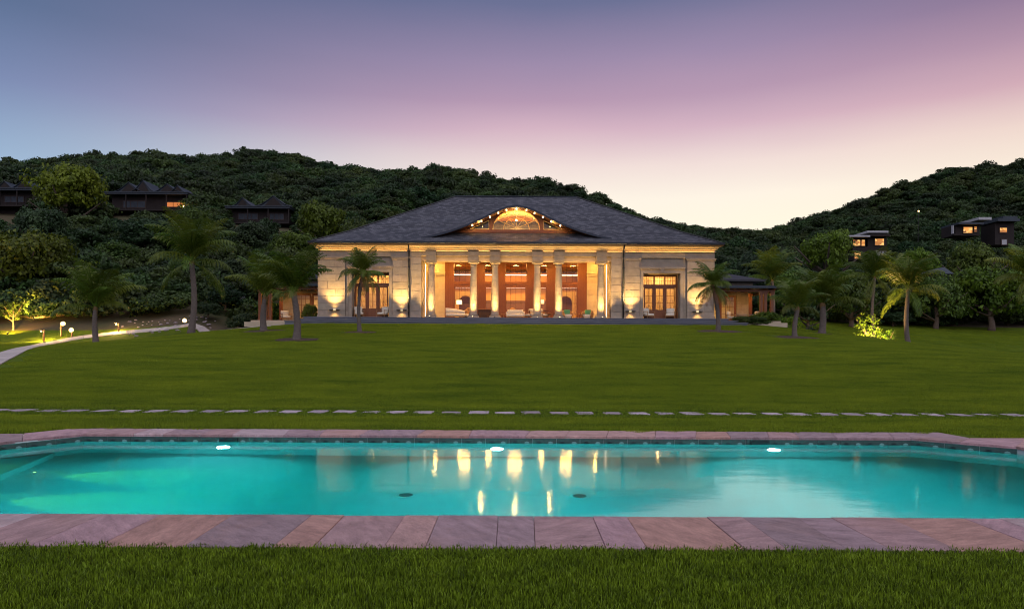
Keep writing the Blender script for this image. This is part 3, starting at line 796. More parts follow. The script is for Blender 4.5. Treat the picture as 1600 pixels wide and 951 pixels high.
def entablature():
    a = MB(); a.box(-7.82, 7.82, .26, .92, 4.70, 5.05); a.box(-7.82, 7.82, .20, .92, 5.052, 5.10); hp('architrave', 'limestone_plain', a)
    f = MB(); f.box(-7.80, 7.80, .05, .92, 5.102, 5.46); hp('frieze', 'limestone_plain', f)
    for u in [-c for c in COLU[::-1]]+list(COLU):
        r = MB(); r.box(u-.42, u+.42, -.06, .24, 4.702, 5.10); r.box(u-.44, u+.44, -.10, .04, 5.102, 5.62); hp('entablature_block', 'limestone', r)
    # moulded cornice round front and sides
    prof = [(.012, 5.46), (-.10, 5.47), (-.10, 5.53), (-.03, 5.56), (-.05, 5.62), (-.16, 5.66), (-.20, 5.70), (-.20, 5.75), (-.30, 5.82), (-.40, 5.86), (-.42, 5.94), (.9, 5.94), (.9, 5.46)]
    c = MB(); c.add([], [])
    X = 16.28
    ring = []
    for (y, z) in prof:
        ring.append((-(X-min(y, .012)) if y < .5 else -(X-.9), y, z))
    left = [(-(X-y), y, z) for y, z in prof]; right = [(X-y, y, z) for y, z in prof]
    lb = [(-(X-y), 20.4, z) for y, z in prof]; rb = [(X-y, 20.4, z) for y, z in prof]
    n = len(prof); vs = lb+left+right+rb; fs = []
    for k in range(3):
        for i in range(n):
            j = (i+1) % n; fs.append((k*n+i, (k+1)*n+i, (k+1)*n+j, k*n+j))
    c.add(vs, fs); hp('cornice', 'limestone_plain', c)
    # concealed strip lights on the frieze ledge between the blocks
    us = [-16.2, -8.95, -8.65, -7.45, -6.55, -3.97, -3.07, -2.19, -1.29, 1.29, 2.19, 3.07, 3.97, 6.55, 7.45, 8.65, 8.95, 16.2]
    for x0, x1 in zip(us[0::2], us[1::2]):
        L = x1-x0
        b = MB(); b.box(x0, x1, -.17, -.11, 5.47, 5.50); hp('cove_strip', 'cove_glow', b)
        o = lamp('cove_lamp', 'AREA', ((x0+x1)/2, -.20, 5.50), 3.2*L, WARM, HOUSE, L, size_y=.04)
        o.rotation_euler = (R(165), 0, 0)
    # the same strip along the architrave between columns
    us = [-7.75, -7.45, -6.55, -3.97, -3.07, -2.19, -1.29, 1.29, 2.19, 3.07, 3.97, 6.55, 7.45, 7.75]
    for x0, x1 in zip(us[0::2], us[1::2]):
        L = x1-x0
        o = lamp('cove_lamp', 'AREA', ((x0+x1)/2, .08, 4.64), 3.0*L, WARM, HOUSE, L, size_y=.04)
        o.rotation_euler = (R(158), 0, 0)
    # soffit, fascia and gutter
    s_ = MB(); s_.box(-16.85, 16.85, -.72, 20.9, 5.945, 5.99); hp('soffit', 'dark_wood', s_)
    EX, EY = 16.74, -.62
    g = MB()
    for a_, b_ in (((-EX, EY), (EX, EY)), ((EX, EY), (EX, 21.1)), ((-EX, 21.1), (-EX, EY))):
        A = Vector((*a_, 0)); B = Vector((*b_, 0)); d = (B-A).normalized(); nn = Vector((d.y, -d.x, 0))
        pr = [(0, 5.99), (.10, 5.99), (.16, 6.03), (.17, 6.15), (.15, 6.15), (.14, 6.05), (.02, 6.04), (0, 6.16)]
        n = len(pr); vs = []
        for Pnt, e in ((A, -1), (B, 1)):
            for o, z in pr: vs.append(Pnt+nn*o+d*e*o+Vector((0, 0, z)))
        g.add(vs, [(i, n+i, n+(i+1) % n, (i+1) % n) for i in range(n)]+[tuple(range(n-1, -1, -1)), tuple(range(n, 2*n))])
    hp('gutter', 'gutter_metal', g)
entablature()

# ---- roof: bell-cast hip with an eyebrow over the fanlight
EX, EY, EZ = 16.7, -.6, 6.13
DEEP = 10.84; RZ = 12.15; BS, BZ = 2.65, 7.44
def roof_z(s): return EZ+(BZ-EZ)/BS*s if s < BS else BZ+(RZ-BZ)/(DEEP-BS)*(s-BS)
EBY = EY+1.0                   # front plane of the eyebrow
EBX = 7.9
def eyebrow(x):                # height of its front edge, measured off the photograph
    ax = [0, .85, 1.9, 2.85, 3.9, 5.0, 6.1, 7.0, 7.9]
    az = [9.33, 9.22, 8.78, 8.27, 7.80, 7.37, 7.02, 6.80, 6.63]
    return float(np.interp(abs(x), ax, az))
_ebx = np.linspace(-EBX, EBX, 121); _ebz = np.array([eyebrow(x) for x in _ebx])
for _ in range(10): _ebz[1:-1] = (_ebz[:-2]+2*_ebz[1:-1]+_ebz[2:])/4
def ebz(x): return float(np.interp(x, _ebx, _ebz))
DWY = EY+2.25                  # dormer wall plane
def roof():
    # sloping planes laid in overlapping courses
    courses = []; s = 0
    svals = [0]
    while svals[-1] < DEEP-.3: svals.append(svals[-1]+.25)
    svals[-1] = DEEP
    def plane(name, fn, half, uv_w):
        vs = []; fs = []; uvs = []
        for a, b in zip(svals[:-1], svals[1:]):
            lift = .022
            o = len(vs)
            za, zb = roof_z(a)+lift, roof_z(b)
            da = a*1.12; db = b*1.12
            vs += [fn(-1, a, za), fn(1, a, za), fn(1, b, zb), fn(-1, b, zb)]
            fs.append((o, o+1, o+2, o+3)); ha, hb = half(a), half(b)
            uvs += [(-ha, da), (ha, da), (hb, db), (-hb, db)]
            if a > 0:
                o = len(vs)
                vs += [fn(-1, a, za-lift), fn(1, a, za-lift), fn(1, a, za), fn(-1, a, za)]; fs.append((o, o+1, o+2, o+3))
                uvs += [(-ha, da-.02), (ha, da-.02), (ha, da), (-ha, da)]
        me = bpy.data.meshes.new(name); me.from_pydata(vs, [], fs); me.materials.append(M['shingle'])
        l = me.uv_layers.new(name='UVMap')
        for p in me.polygons:
            for li in p.loop_indices: l.data[li].uv = uvs[me.loops[li].vertex_index]
        return link(name, me, HOUSE)
    cyc = EY+DEEP
    r = plane('roof', lambda e, s, z: (e*(EX-s), EY+s, z), lambda s: EX-s, 0)
    plane('roof_slope', lambda e, s, z: (e*(EX-s)*-1, 2*cyc-(EY+s), z), lambda s: EX-s, 0)
    plane('roof_slope', lambda e, s, z: (EX-s, cyc+e*(DEEP-s), z), lambda s: DEEP-s, 0)
    plane('roof_slope', lambda e, s, z: (-(EX-s), cyc-e*(DEEP-s), z), lambda s: DEEP-s, 0)
    # hip and ridge caps
    for e in (-1, 1):
        c = MB(); pts = [(e*(EX-s), EY+s, roof_z(s)+.04) for s in (0, BS/2, BS, DEEP/2, DEEP)]; c.tube(pts, .07, 6); c.build('hip_cap', 'shingle', r)
        c = MB(); pts = [(e*(EX-s), 2*cyc-EY-s, roof_z(s)+.04) for s in (0, BS, DEEP)]; c.tube(pts, .07, 6); c.build('hip_cap', 'shingle', r)
    c = MB(); c.tube([(-(EX-DEEP), cyc, RZ+.04), (EX-DEEP, cyc, RZ+.04)], .08, 6); c.build('ridge_cap', 'gutter_metal', r)
    # eyebrow: its roof skin runs level back into the main slope
    xs_ = np.linspace(-EBX, EBX, 81); vs = []; fs = []; uvs = []
    def back_s(z):
        ss = np.linspace(0, DEEP, 400); return float(ss[np.argmin(abs(np.array([roof_z(s) for s in ss])-z))])
    nr = 10
    for i, x in enumerate(xs_):
        z = ebz(x)+.03; yb = EY+back_s(z)+.25; yb = max(yb, EBY+.3)
        for k in range(nr):
            t = k/(nr-1); vs.append((x, EBY+(yb-EBY)*t, z+.02*(1-t))); uvs.append((x*1.1, (yb-EBY)*t))
    for i in range(len(xs_)-1):
        for k in range(nr-1):
            a = i*nr+k; fs.append((a, a+nr, a+nr+1, a+1))
    me = bpy.data.meshes.new('eyebrow_roof'); me.from_pydata(vs, [], fs); me.materials.append(M['shingle'])
    l = me.uv_layers.new(name='UVMap')
    for p in me.polygons:
        for li in p.loop_indices: l.data[li].uv = uvs[me.loops[li].vertex_index]
    me.polygons.foreach_set('use_smooth', [True]*len(me.polygons))
    eb = link('eyebrow_roof', me, HOUSE)
    # timber fascia along its edge and boarded soffit beneath
    f = MB(); n = len(xs_); th = .12
    vs = []
    for x in xs_:
        z = ebz(x)
        vs += [(x, EBY-.02, z+.045), (x, EBY-.02, z-th), (x, EBY+.05, z-th), (x, EBY+.05, z+.03)]
    fs = []
    for i in range(n-1):
        for k in range(4):
            j = (k+1) % 4; fs.append((i*4+k, i*4+j, (i+1)*4+j, (i+1)*4+k))
    f.add(vs, fs); f.build('fascia', 'gutter_metal', eb)
    f = MB(); vs = []
    for x in xs_: vs += [(x, EBY+.05, ebz(x)-.09), (x, DWY+.1, ebz(x)-.09)]
    f.add(vs, [(2*i, 2*i+1, 2*i+3, 2*i+2) for i in range(n-1)]); f.build('soffit', 'mahogany', eb)
    # dormer wall with fanlight and triangular side lights
    zb = roof_z(2.25)+.30      # sill line
    D = link('dormer', None, HOUSE) if False else None
    wall = MB(); xs2 = np.linspace(-6.9, 6.9, 70)
    vs = []
    for x in xs2: vs += [(x, DWY+.12, roof_z(2.25)-.1), (x, DWY+.12, max(ebz(x)-.09, roof_z(2.25)-.1))]
    # wall as one outline with openings left between strips: build frame pieces instead of a solid sheet
    RO = 2.02                  # fanlight radius
    fr = MB()
    def strip(x0, x1, f0, f1, y0=DWY, y1=DWY+.14, n=24):
        n = max(2, n); vs = []; fs = []
        for i in range(n+1):
            x = x0+(x1-x0)*i/n; a, b = f0(x), f1(x)
            if b < a+.002: b = a+.002
            vs += [(x, y0, a), (x, y0, b), (x, y1, b), (x, y1, a)]
        for i in range(n):
            for k in range(4):
                j = (k+1) % 4; fs.append((i*4+k, i*4+j, (i+1)*4+j, (i+1)*4+k))
        fr.add(vs, fs)
    top = lambda x: ebz(x)-.085
    rb = roof_z(2.25)-.05
    strip(-6.6, 6.6, lambda x: rb, lambda x: min(zb, top(x)), n=40)                        # sill band
    arch = lambda x: zb+math.sqrt(max(0, RO*RO-x*x))*.86
    strip(-RO, RO, lambda x: arch(x), top, n=40)                                            # above the arch
    tri0, tri1 = 2.28, 3.98
    trit = lambda x: zb+.02+max(0, (tri1-abs(x)))/(tri1-tri0)*.80
    for e in (-1, 1):
        strip(*sorted((e*RO, e*tri0)), lambda x: zb, top, n=4)
        strip(*sorted((e*tri0, e*tri1)), lambda x: trit(x), top, n=10)
        strip(*sorted((e*tri1, e*6.4)), lambda x: zb-.01, top, n=10)
    dormer = hp('dormer', 'mahogany', fr)
    # glazing bars in pale gold
    gb = MB(); y = DWY+.03
    def bar(pts, r=.022): gb.tube([(p[0], y, p[1]) for p in pts], r, 4)
    A = [math.pi*k/28 for k in range(29)]
    bar([(math.cos(a)*(RO-.05), zb+math.sin(a)*(RO-.05)*.86) for a in A], .035)
    bar([(math.cos(a)*1.1, zb+math.sin(a)*1.1*.90) for a in A], .028)
    for k in range(1, 6):
        a = math.pi*k/6; rr = RO-.05 if k in (1, 3, 5) else RO-.05
        bar([(math.cos(a)*.12, zb+.1+math.sin(a)*.1), (math.cos(a)*rr, zb+math.sin(a)*rr*.86)], .03 if k in (1, 5) else .017)
    for e in (-1, 1):
        bar([(e*(tri0+.04), zb+.03), (e*(tri1-.1), zb+.03)], .022); bar([(e*(tri0+.04), zb+.02), (e*(tri0+.04), zb+.76)], .022); bar([(e*(tri0+.04), zb+.77), (e*(tri1-.06), zb+.04)], .04)
    gb.build('glazing_bar', 'frame_gold', dormer)
    for k in range(6):          # panes of the fan
        a0, a1 = math.pi*k/6, math.pi*(k+1)/6; g = MB()
        g.add([(0, DWY+.06, zb)]+[(math.cos(a0+(a1-a0)*i/5)*RO, DWY+.06, zb+math.sin(a0+(a1-a0)*i/5)*RO*.86) for i in range(6)], [tuple(range(7))])
        g.build('pane', 'glass', dormer)
    for e in (-1, 1):
        g = MB(); g.add([(e*tri0, DWY+.06, zb), (e*tri1, DWY+.06, zb), (e*tri0, DWY+.06, zb+.82)], [(0, 1, 2)]); g.build('pane', 'glass', dormer)
    # attic room behind the fanlight
    at = MB(); y1 = DWY+2.6
    vs = [(-4.4, DWY+.16, zb-.02), (4.4, DWY+.16, zb-.02), (4.4, y1, zb-.02), (-4.4, y1, zb-.02)]; at.add(vs, [(0, 1, 2, 3)])
    vs = []
    for i in range(41): x = -4.4+8.8*i/40; vs += [(x, y1, zb-.02), (x, y1, max(zb, ebz(x)-.12))]
    at.add(vs, [(2*i, 2*i+2, 2*i+3, 2*i+1) for i in range(40)])
    at.build('attic_wall', 'oak', dormer)
    vt = MB(); vs = []
    for i in range(25):
        a = math.pi*i/24; zz_ = min(zb+math.sin(a)*1.8, ebz(math.cos(a)*2.2)-.11); vs += [(math.cos(a)*2.2, DWY+.16, zz_), (math.cos(a)*2.2, y1, zz_)]
    vt.add(vs, [(2*i, 2*i+1, 2*i+3, 2*i+2) for i in range(24)]); vt.build('attic_vault', 'cream_wall', dormer)
    lamp('attic_lamp', 'AREA', (0, DWY+.5, zb+.12), 190, WARM, HOUSE, 3.2, size_y=.3).rotation_euler = (R(155), 0, 0)
    lamp('attic_lamp', 'POINT', (0, DWY+1.2, zb+.75), 60, WARM, HOUSE, .08)
    g = MB(); g.ball((0, DWY+1.2, zb+1.0), .07); g.tube([(0, DWY+1.2, zb+1.06), (0, DWY+1.2, zb+1.9)], .012, 4); g.build('attic_pendant', 'lamp_warm', dormer)
    for e in (-1, 1): lamp('attic_lamp', 'POINT', (e*2.9, DWY+.45, zb+.2), 70, WARM, HOUSE, .06)
    # downlights hanging under the eyebrow edge
    for x in (0, .83, 1.5, 2.2, 2.9, 3.65):
        for e in ((-1, 1) if x else (1,)):
            z = ebz(x)-.20; b = MB(); b.lathe([(.001, z+.07), (.042, z+.06), (.046, z-.05), (.001, z-.055)], e*x, EBY+.28, 10)
            o = b.build('spot_lamp', 'dormer_bulb', eb, True)
            lamp('dormer_lamp', 'SPOT', (e*x, EBY+.28, z-.08), 26, WARM, HOUSE, .04, target=(e*x, DWY-.25, zb-.4), spot=125, blend=1)
roof()

# ---- terrace steps
def steps():
    for i, (u, y, z0, z1) in enumerate(((17.1, -1.25, -.17, 0), (17.75, -1.6, -.34, -.17), (18.4, -1.95, -.56, -.34))):
        L = 12; w = 2*u/L
        base = MB(); base.box(-u+.05, u-.05, y+.06, 6.0, z0-.5, z1-.062); st = hp('step', 'step_stone', base)
        r = random.Random(20+i); x = -u
        while x < u-.01:
            x2 = min(u, x+r.uniform(1.5, 2.3)); x2 = u if u-x2 < .8 else x2
            m = MB(); m.cbox(x+.004, x2-.004, y, y+.62, z1-.06, z1-.0005, .012); m.build('step_slab', 'step_stone', st); x = x2
    f = MB(); f.box(-16.9, 16.9, -.62, 14.5, -.165, -.002); hp('terrace_floor', 'portico_stone', f)
steps()

# ---- doors of the two wings
def door(s):
    u0, u1 = 10.47, 13.47; y = .96; W = u1-u0
    X = lambda a: s*a
    f = MB()
    def bx(a, b, z0, z1, y0=y, y1=y+.12): f.box(*sx(s, a, b), y0, y1, z0, z1)
    bx(u0, u0+.16, 0, 3.72); bx(u1-.16, u1, 0, 3.72); bx(u0+.16, u1-.16, 3.56, 3.72)
    bx(u0+.16, u1-.16, 2.66, 2.90, y-.02, y+.14)
    lw = (W-.32)/3
    for k in (1, 2): bx(u0+.16+k*lw-.05, u0+.16+k*lw+.05, .02, 2.66); bx(u0+.16+k*lw-.05, u0+.16+k*lw+.05, 2.90, 3.56)
    d = hp('door', 'mahogany', f)
    for k in range(3):
        a, b = u0+.16+k*lw+.06, u0+.16+(k+1)*lw-.06
        lf = MB()
        lf.box(*sx(s, a, a+.09), y+.02, y+.08, .02, 2.65); lf.box(*sx(s, b-.09, b), y+.02, y+.08, .02, 2.65)
        lf.box(*sx(s, a+.09, b-.09), y+.02, y+.08, 2.55, 2.65); lf.box(*sx(s, a+.09, b-.09), y+.03, y+.07, .02, .80)
        lf.build('door_leaf', 'mahogany', d)
        g = MB(); g.box(*sx(s, a+.09, b-.09), y+.045, y+.055, .8, 2.55); g.build('pane', 'glass', d)
        g = MB(); g.box(*sx(s, a-.01, b+.01), y+.045, y+.055, 2.9, 3.56); g.build('pane', 'glass', d)
        mu = MB(); xm = (a+b)/2
        mu.box(*sx(s, xm-.014, xm+.014), y+.03, y+.07, .8, 2.55)
        for z in (1.38, 1.97): mu.box(*sx(s, a+.09, b-.09), y+.033, y+.067, z-.014, z+.014)
        for q in (.25, .5, .75): mu.box(*sx(s, a+(b-a)*q-.013, a+(b-a)*q+.013), y+.03, y+.07, 2.9, 3.56)
        mu.box(*sx(s, a, b), y+.034, y+.066, 3.22, 3.245)
        mu.build('glazing_bar', 'mahogany', d)
        kn = MB(); kn.ball((s*(b-.045), y, 1.05), .03); kn.build('handle', 'black_metal', d)
    # the room behind it
    r = MB(); a, b, y1 = 8.9, 15.6, 5.6
    x0, x1 = sx(s, a, b)
    r.add([(x0, 1.1, .01), (x1, 1.1, .01), (x1, y1, .01), (x0, y1, .01), (x0, 1.1, 4.6), (x1, 1.1, 4.6), (x1, y1, 4.6), (x0, y1, 4.6)],
          [(0, 1, 2, 3), (7, 6, 5, 4), (3, 2, 6, 7), (0, 3, 7, 4), (2, 1, 5, 6)])
    hp('room_wall', 'cream_wall', r)
    for q0, q1 in ((u0+.2, u0+1.2), (u0+1.35, u0+1.95), (u1-.95, u1-.2)):
        c = MB(); n = int((q1-q0)/.045); vs = []; y_ = 1.75
        for i in range(n+1):
            x = q0+(q1-q0)*i/n; o = .05*math.sin(i*1.35)+.02*math.sin(i*.6)
            vs += [(s*x, y_+o, .05), (s*x, y_+o*.7, 3.5)]
        c.add(vs, [(2*i, 2*i+1, 2*i+3, 2*i+2) for i in range(n)]); hp('curtain', 'curtain', c, True)
    lamp('room_lamp', 'AREA', (s*12.2, 3.2, 4.5), 560, (1, .56, .15), HOUSE, 2.0)
    lamp('room_lamp', 'POINT', (s*12.0, 1.45, 3.3), 24, WARM2, HOUSE, .1)
sides(door)

# ---- portico and lounge behind it
def portico():
    for s in (-1, 1):
        w = MB(); w.box(*sx(s, 7.78, 8.6), 1.1, 4.3, 0, 5.6); hp('portico_wall', 'portico_stone', w)
        blocks(1.12, 3.98, 0, 5.0, s*7.78, .05*s, 70+s, 'portico_stone', 1.1, .012, 'y')
        w = MB(); w.box(*sx(s, 6.24, 7.78), 4.02, 4.3, 0, 5.6); hp('portico_wall', 'portico_stone', w)
        blocks(*sx(s, 6.25, 7.76), 0, 3.80, 4.02, .05, 80+s, 'portico_stone', .85, .012)
        c = MB(); c.box(*sx(s, 6.22, 7.77), 3.93, 4.0, 3.84, 3.95); c.box(*sx(s, 6.22, 7.77), 3.86, 4.0, 3.952, 4.08); c.box(*sx(s, 6.22, 7.77), 3.78, 4.0, 4.082, 4.24); hp('wall_moulding', 'portico_stone', c)
        # vertical strip light in the side wall
        v = MB(); v.box(*sx(s, 7.735, 7.775), 2.4, 2.52, .05, 4.7); hp('wall_strip_light', 'led_strip', v)
        lamp('portico_lamp', 'AREA', (s*7.68, 2.46, 2.5), 60, WARM, HOUSE, .08, size_y=4.4, target=(s*7.0, 4.4, 2.5))
        lamp('portico_lamp', 'POINT', (s*6.95, 3.3, 4.6), 55, WARM, HOUSE, .08)
    c = MB(); c.box(-7.78, 7.78, .92, 4.3, 5.06, 5.12); hp('portico_ceiling', 'cream_wall', c)
    for u in (-5.2, -2.6, 0, 2.6, 5.2):
        d = MB(); d.lathe([(.10, 5.03), (.10, 5.059), (.001, 5.058)], u, 2.3, 12); hp('downlight', 'lamp_warm', d)
        lamp('portico_lamp', 'AREA', (u, 2.3, 5.0), 120, WARM, HOUSE, .5)
    # timber screen
    y = 4.0
    post = lambda a, b, m: m.box(a, b, y, y+.34, 0, 5.06)
    for s in (-1, 1):
        for a, b in ((5.45, 6.24), (2.72, 3.5), (.92, 1.62)):
            p = MB(); post(*sx(s, a, b), p)
            for q in (.25, .5, .75): p.box(*sx(s, a+(b-a)*q-.012, a+(b-a)*q+.012), y-.02, y-.002, 0, 5.0)
            hp('timber_pier', 'mahogany', p)
    bays = [(-5.45, -3.5), (-2.72, -1.62), (-.92, .92), (1.62, 2.72), (3.5, 5.45)]
    for i, (a, b) in enumerate(bays):
        wn = MB(); wn.box(a, b, y+.06, y+.26, 3.10, 3.36); wn.box(a, b, y+.04, y+.28, 2.86, 2.98)
        wn.box(a, a+.09, y+.08, y+.24, .02, 2.86); wn.box(b-.09, b, y+.08, y+.24, .02, 2.86)
        wn.box(a, b, y+.09, y+.2, 2.985, 3.095); wn.box(a, b, y+.06, y+.26, 4.98, 5.06)
        w = hp('window', 'mahogany', wn)
        n = max(2, round((b-a)/.5))
        mu = MB()
        for k in range(1, n):
            x = a+(b-a)*k/n; mu.box(x-.014, x+.014, y+.12, y+.18, 3.36, 4.98); mu.box(x-.012, x+.012, y+.12, y+.18, .02, 2.86)
        for z in (3.88, 4.42): mu.box(a, b, y+.125, y+.175, z-.014, z+.014)
        for z in (1.5,): mu.box(a+.09, b-.09, y+.125, y+.175, z-.012, z+.012)
        mu.build('glazing_bar', 'dark_wood', w)
        for z0, z1 in ((3.36, 4.98), (.02, 2.86)):
            g = MB(); g.box(a+.01, b-.01, y+.148, y+.152, z0, z1); g.build('pane', 'glass', w)
    # lounge shell
    r = MB(); y0, y1, H = 4.34, 14.0, 5.62
    r.add([(-8, y0, 0), (8, y0, 0), (8, y1, 0), (-8, y1, 0), (-8, y0, H), (8, y0, H), (8, y1, H), (-8, y1, H)],
          [(0, 1, 2, 3), (7, 6, 5, 4), (3, 2, 6, 7), (0, 3, 7, 4), (2, 1, 5, 6)])
    hp('lounge_wall', 'lounge_plaster', r)
    for k, yb in enumerate((5.6, 7.2, 8.8, 10.4, 12.0)):
        b = MB(); b.box(-7.99, 7.99, yb, yb+.3, 5.3, 5.61); hp('ceiling_beam', 'oak', b)
    g = MB(); g.box(-6.8, 6.8, 13.0, 13.95, 3.72, 4.82); g.box(-6.9, 6.9, 12.95, 13.95, 4.94, 5.1); hp('gallery_front', 'oak', g)
    g = MB(); g.box(-6.8, 6.8, 12.9, 12.98, 4.84, 4.93); hp('gallery_strip_light', 'led_strip', g)
    g = MB(); g.box(-6.8, 6.8, 13.3, 13.4, 3.62, 3.69); hp('gallery_strip_light', 'led_strip', g)
    for k in range(9):
        a = -3.9+k*.87; p = MB(); p.box(a+.01, a+.86, 13.88, 13.97, 2.36, 3.58); hp('wall_panel', 'lounge_plaster', p)
    p = MB(); p.box(-3.9, 3.95, 13.7, 13.97, 0, 2.34); hp('wainscot', 'purple_panel', p)
    for s in (-1, 1):
        # stone side bays with arched niches
        a = MB(); x0, x1, zt, yb = 3.9, 7.9, 2.98, 10.0; cx, rr, zs = 4.85, .62, 1.95
        pts = [(cx-rr, 0), (cx-rr, zs)]+[(cx-rr*math.cos(math.pi*k/12), zs+rr*math.sin(math.pi*k/12)) for k in range(1, 12)]+[(cx+rr, zs), (cx+rr, 0)]
        vs = []; fs = []
        for (px, pz) in pts: vs += [(s*px, yb, pz), (s*px, yb+.3, pz)]
        n = len(pts); fs = [(2*i, 2*i+1, 2*i+3, 2*i+2) for i in range(n-1)]
        a.add(vs, fs)
        top = [(s*px, yb, zt) for px, pz in pts]
        o = len(a.v); a.v += top
        for i in range(1, n-2): a.f.append((2*i+o-len(vs)*1-0, 2*(i+1)+o-len(vs), o+i+1, o+i)) if False else a.f.append((o-len(vs)+2*i, o-len(vs)+2*(i+1), o+i+1, o+i))
        a.box(*sx(s, x0, cx-rr), yb, yb+.3, 0, zt); a.box(*sx(s, cx+rr, x1), yb, yb+.3, 0, zt)
        hp('niche_wall', 'portico_stone', a)
        b = MB(); b.box(*sx(s, cx-rr-.2, cx+rr+.2), yb+.7, yb+.75, 0, 2.9); hp('niche_back', 'purple_panel', b)
        rl = MB(); rl.box(*sx(s, x0, x1), yb-.02, yb+.04, 3.42, 3.47)
        for k in range(7): rl.box(*sx(s, x0+.1+k*.6, x0+.14+k*.6), yb, yb+.03, 2.98, 3.42)
        hp('gallery_rail', 'oak', rl)
        lamp('lounge_lamp', 'POINT', (s*5.2, 8.2, 4.4), 60, WARM, HOUSE, .15)
    for (x, yy, e) in ((-4.5, 7, 380), (0, 7, 380), (4.5, 7, 380), (-2.2, 11, 480), (2.2, 11, 480)):
        lamp('lounge_lamp', 'AREA', (x, yy, 5.25), e, WARM, HOUSE, 1.2)
    for x in (-4, 0, 4): lamp('lounge_lamp', 'POINT', (x, 12.3, 4.75), 30, WARM, HOUSE, .1)
portico()

# ---- low side pavilions
def pavilion(s):
    P = thing('pavilion', 'low pavilion with timber posts %s' % ('half hidden by palms left of the mansion' if s < 0 else 'and two tiered roof right of the mansion'), 'pavilion', (HX, HYD, HZ), 0, 'side pavilions of the house')
    q = lambda name, m, mb, par=None: mb.build(name, m, par or P)
    zf = -.18 if s < 0 else -.05
    f = MB(); f.box(*sx(s, 16.4, 22.6), 2.2, 12, -.75, zf); f.box(*sx(s, 16.4, 23.0), 1.8, 2.2, -.75, zf-.16) ; q('floor', 'portico_stone', f)
    w = MB(); w.box(*sx(s, 20.05, 21.4), 6.0, 6.3, zf, 2.7); w.box(*sx(s, 16.3, 20.05), 6.0, 6.3, 2.42, 2.7); w.box(*sx(s, 16.3, 17.0), 6.0, 6.3, zf, 2.42)
    w.box(*sx(s, 21.1, 21.4), 6.3, 12, zf, 2.7); q('wall', 'limestone_plain', w)
    r = random.Random(8+s)
    for k in range(5):
        for a, b in ((20.06, 20.72 if k % 2 else 20.5), (20.72 if k % 2 else 20.5, 21.38)):
            m_ = MB(); h = (2.68-zf)/5; m_.cbox(*sx(s, a+.008, b-.008), 5.975, 6.02, zf+k*h+.008, zf+(k+1)*h-.008, .006); q('stone_block', 'limestone', m_)
    # doors
    for a, b in ((17.05, 18.52), (18.55, 20.02)):
        fr = MB(); y = 6.03
        fr.box(*sx(s, a, a+.17), y, y+.1, zf, 2.4); fr.box(*sx(s, b-.17, b), y, y+.1, zf, 2.4); fr.box(*sx(s, a+.17, b-.17), y, y+.1, 2.24, 2.4); fr.box(*sx(s, a+.17, b-.17), y, y+.1, zf, zf+.3)
        d = q('door', 'mahogany', fr)
        mu = MB()
        for t in (1/3, 2/3): mu.box(*sx(s, a+.17+(b-a-.34)*t-.015, a+.17+(b-a-.34)*t+.015), y+.02, y+.08, zf+.3, 2.24)
        for z in (.75, 1.35, 1.9): mu.box(*sx(s, a+.17, b-.17), y+.023, y+.077, z-.014, z+.014)
        mu.build('glazing_bar', 'mahogany', d)
        g = MB(); g.box(*sx(s, a+.17, b-.17), y+.047, y+.053, zf+.3, 2.24); g.build('pane', 'glass', d)
    rm = MB(); x0, x1 = sx(s, 16.3, 21.0)
    rm.add([(x0, 6.32, zf), (x1, 6.32, zf), (x1, 10, zf), (x0, 10, zf), (x0, 6.32, 2.6), (x1, 6.32, 2.6), (x1, 10, 2.6), (x0, 10, 2.6)], [(0,1,2,3), (7,6,5,4), (3,2,6,7), (0,3,7,4), (2,1,5,6)])
    q('room_wall', 'cream_wall', rm)
    lamp('pavilion_lamp', 'AREA', (s*18.6, 8.2, 2.5), 120, WARM2, P, 1.5)
    # posts
    for u, yy in ((21.2, 3.0), (21.55, 3.0), (22.1, 3.0), (22.1, 4.6), (20.9, 4.8)):
        p = MB(); p.box(s*u-.12, s*u+.12, yy-.12, yy+.12, zf, 2.5); p.box(s*u-.16, s*u+.16, yy-.16, yy+.16, 2.3, 2.502); p.box(s*u-.15, s*u+.15, yy-.15, yy+.15, zf+.001, zf+.16); q('post', 'mahogany', p)
    b = MB(); b.box(*sx(s, 16.4, 22.35), 2.85, 3.12, 2.505, 2.68); b.box(*sx(s, 22.0, 22.3), 3.12, 11, 2.505, 2.68); q('beam', 'mahogany', b)
    for k in range(9):
        a = 16.6+k*.7; rf = MB(); rf.box(*sx(s, a, a+.1), 2.5, 6.0, 2.685, 2.79); q('rafter', 'oak', rf)
    rf = MB(); rf.box(*sx(s, 16.3, 22.9), 2.3, 12, 2.80, 2.86); rf.box(*sx(s, 16.3, 22.95), 2.2, 2.3, 2.76, 2.98); rf.box(*sx(s, 22.9, 22.98), 2.3, 12, 2.76, 2.98); R1 = q('roof', 'villa_roof', rf)
    up = MB(); up.box(*sx(s, 16.4, 21.2), 5.0, 11.5, 2.98, 3.5); q('clerestory_wall', 'limestone_plain', up)
    hr = MB(); x0, x1 = sx(s, 16.28, 22.0); e0, e1 = (x0, x1)
    xr = s*17.6
    hr.add([(x0, 4.2, 3.52), (x1, 4.2, 3.52), (x1, 12.2, 3.52), (x0, 12.2, 3.52), (s*16.3, 8.2, 5.0), (xr, 8.2, 5.0), (x0, 4.2, 3.66), (x1, 4.2, 3.66), (x1, 12.2, 3.66), (x0, 12.2, 3.66)],
           [(0,1,2,3), (0,1,7,6), (1,2,8,7), (2,3,9,8), (3,0,6,9), (6,7,5,4), (8,9,4,5), ((7,8,5) if s > 0 else (9,6,5))])
    q('upper_roof', 'shingle', hr)
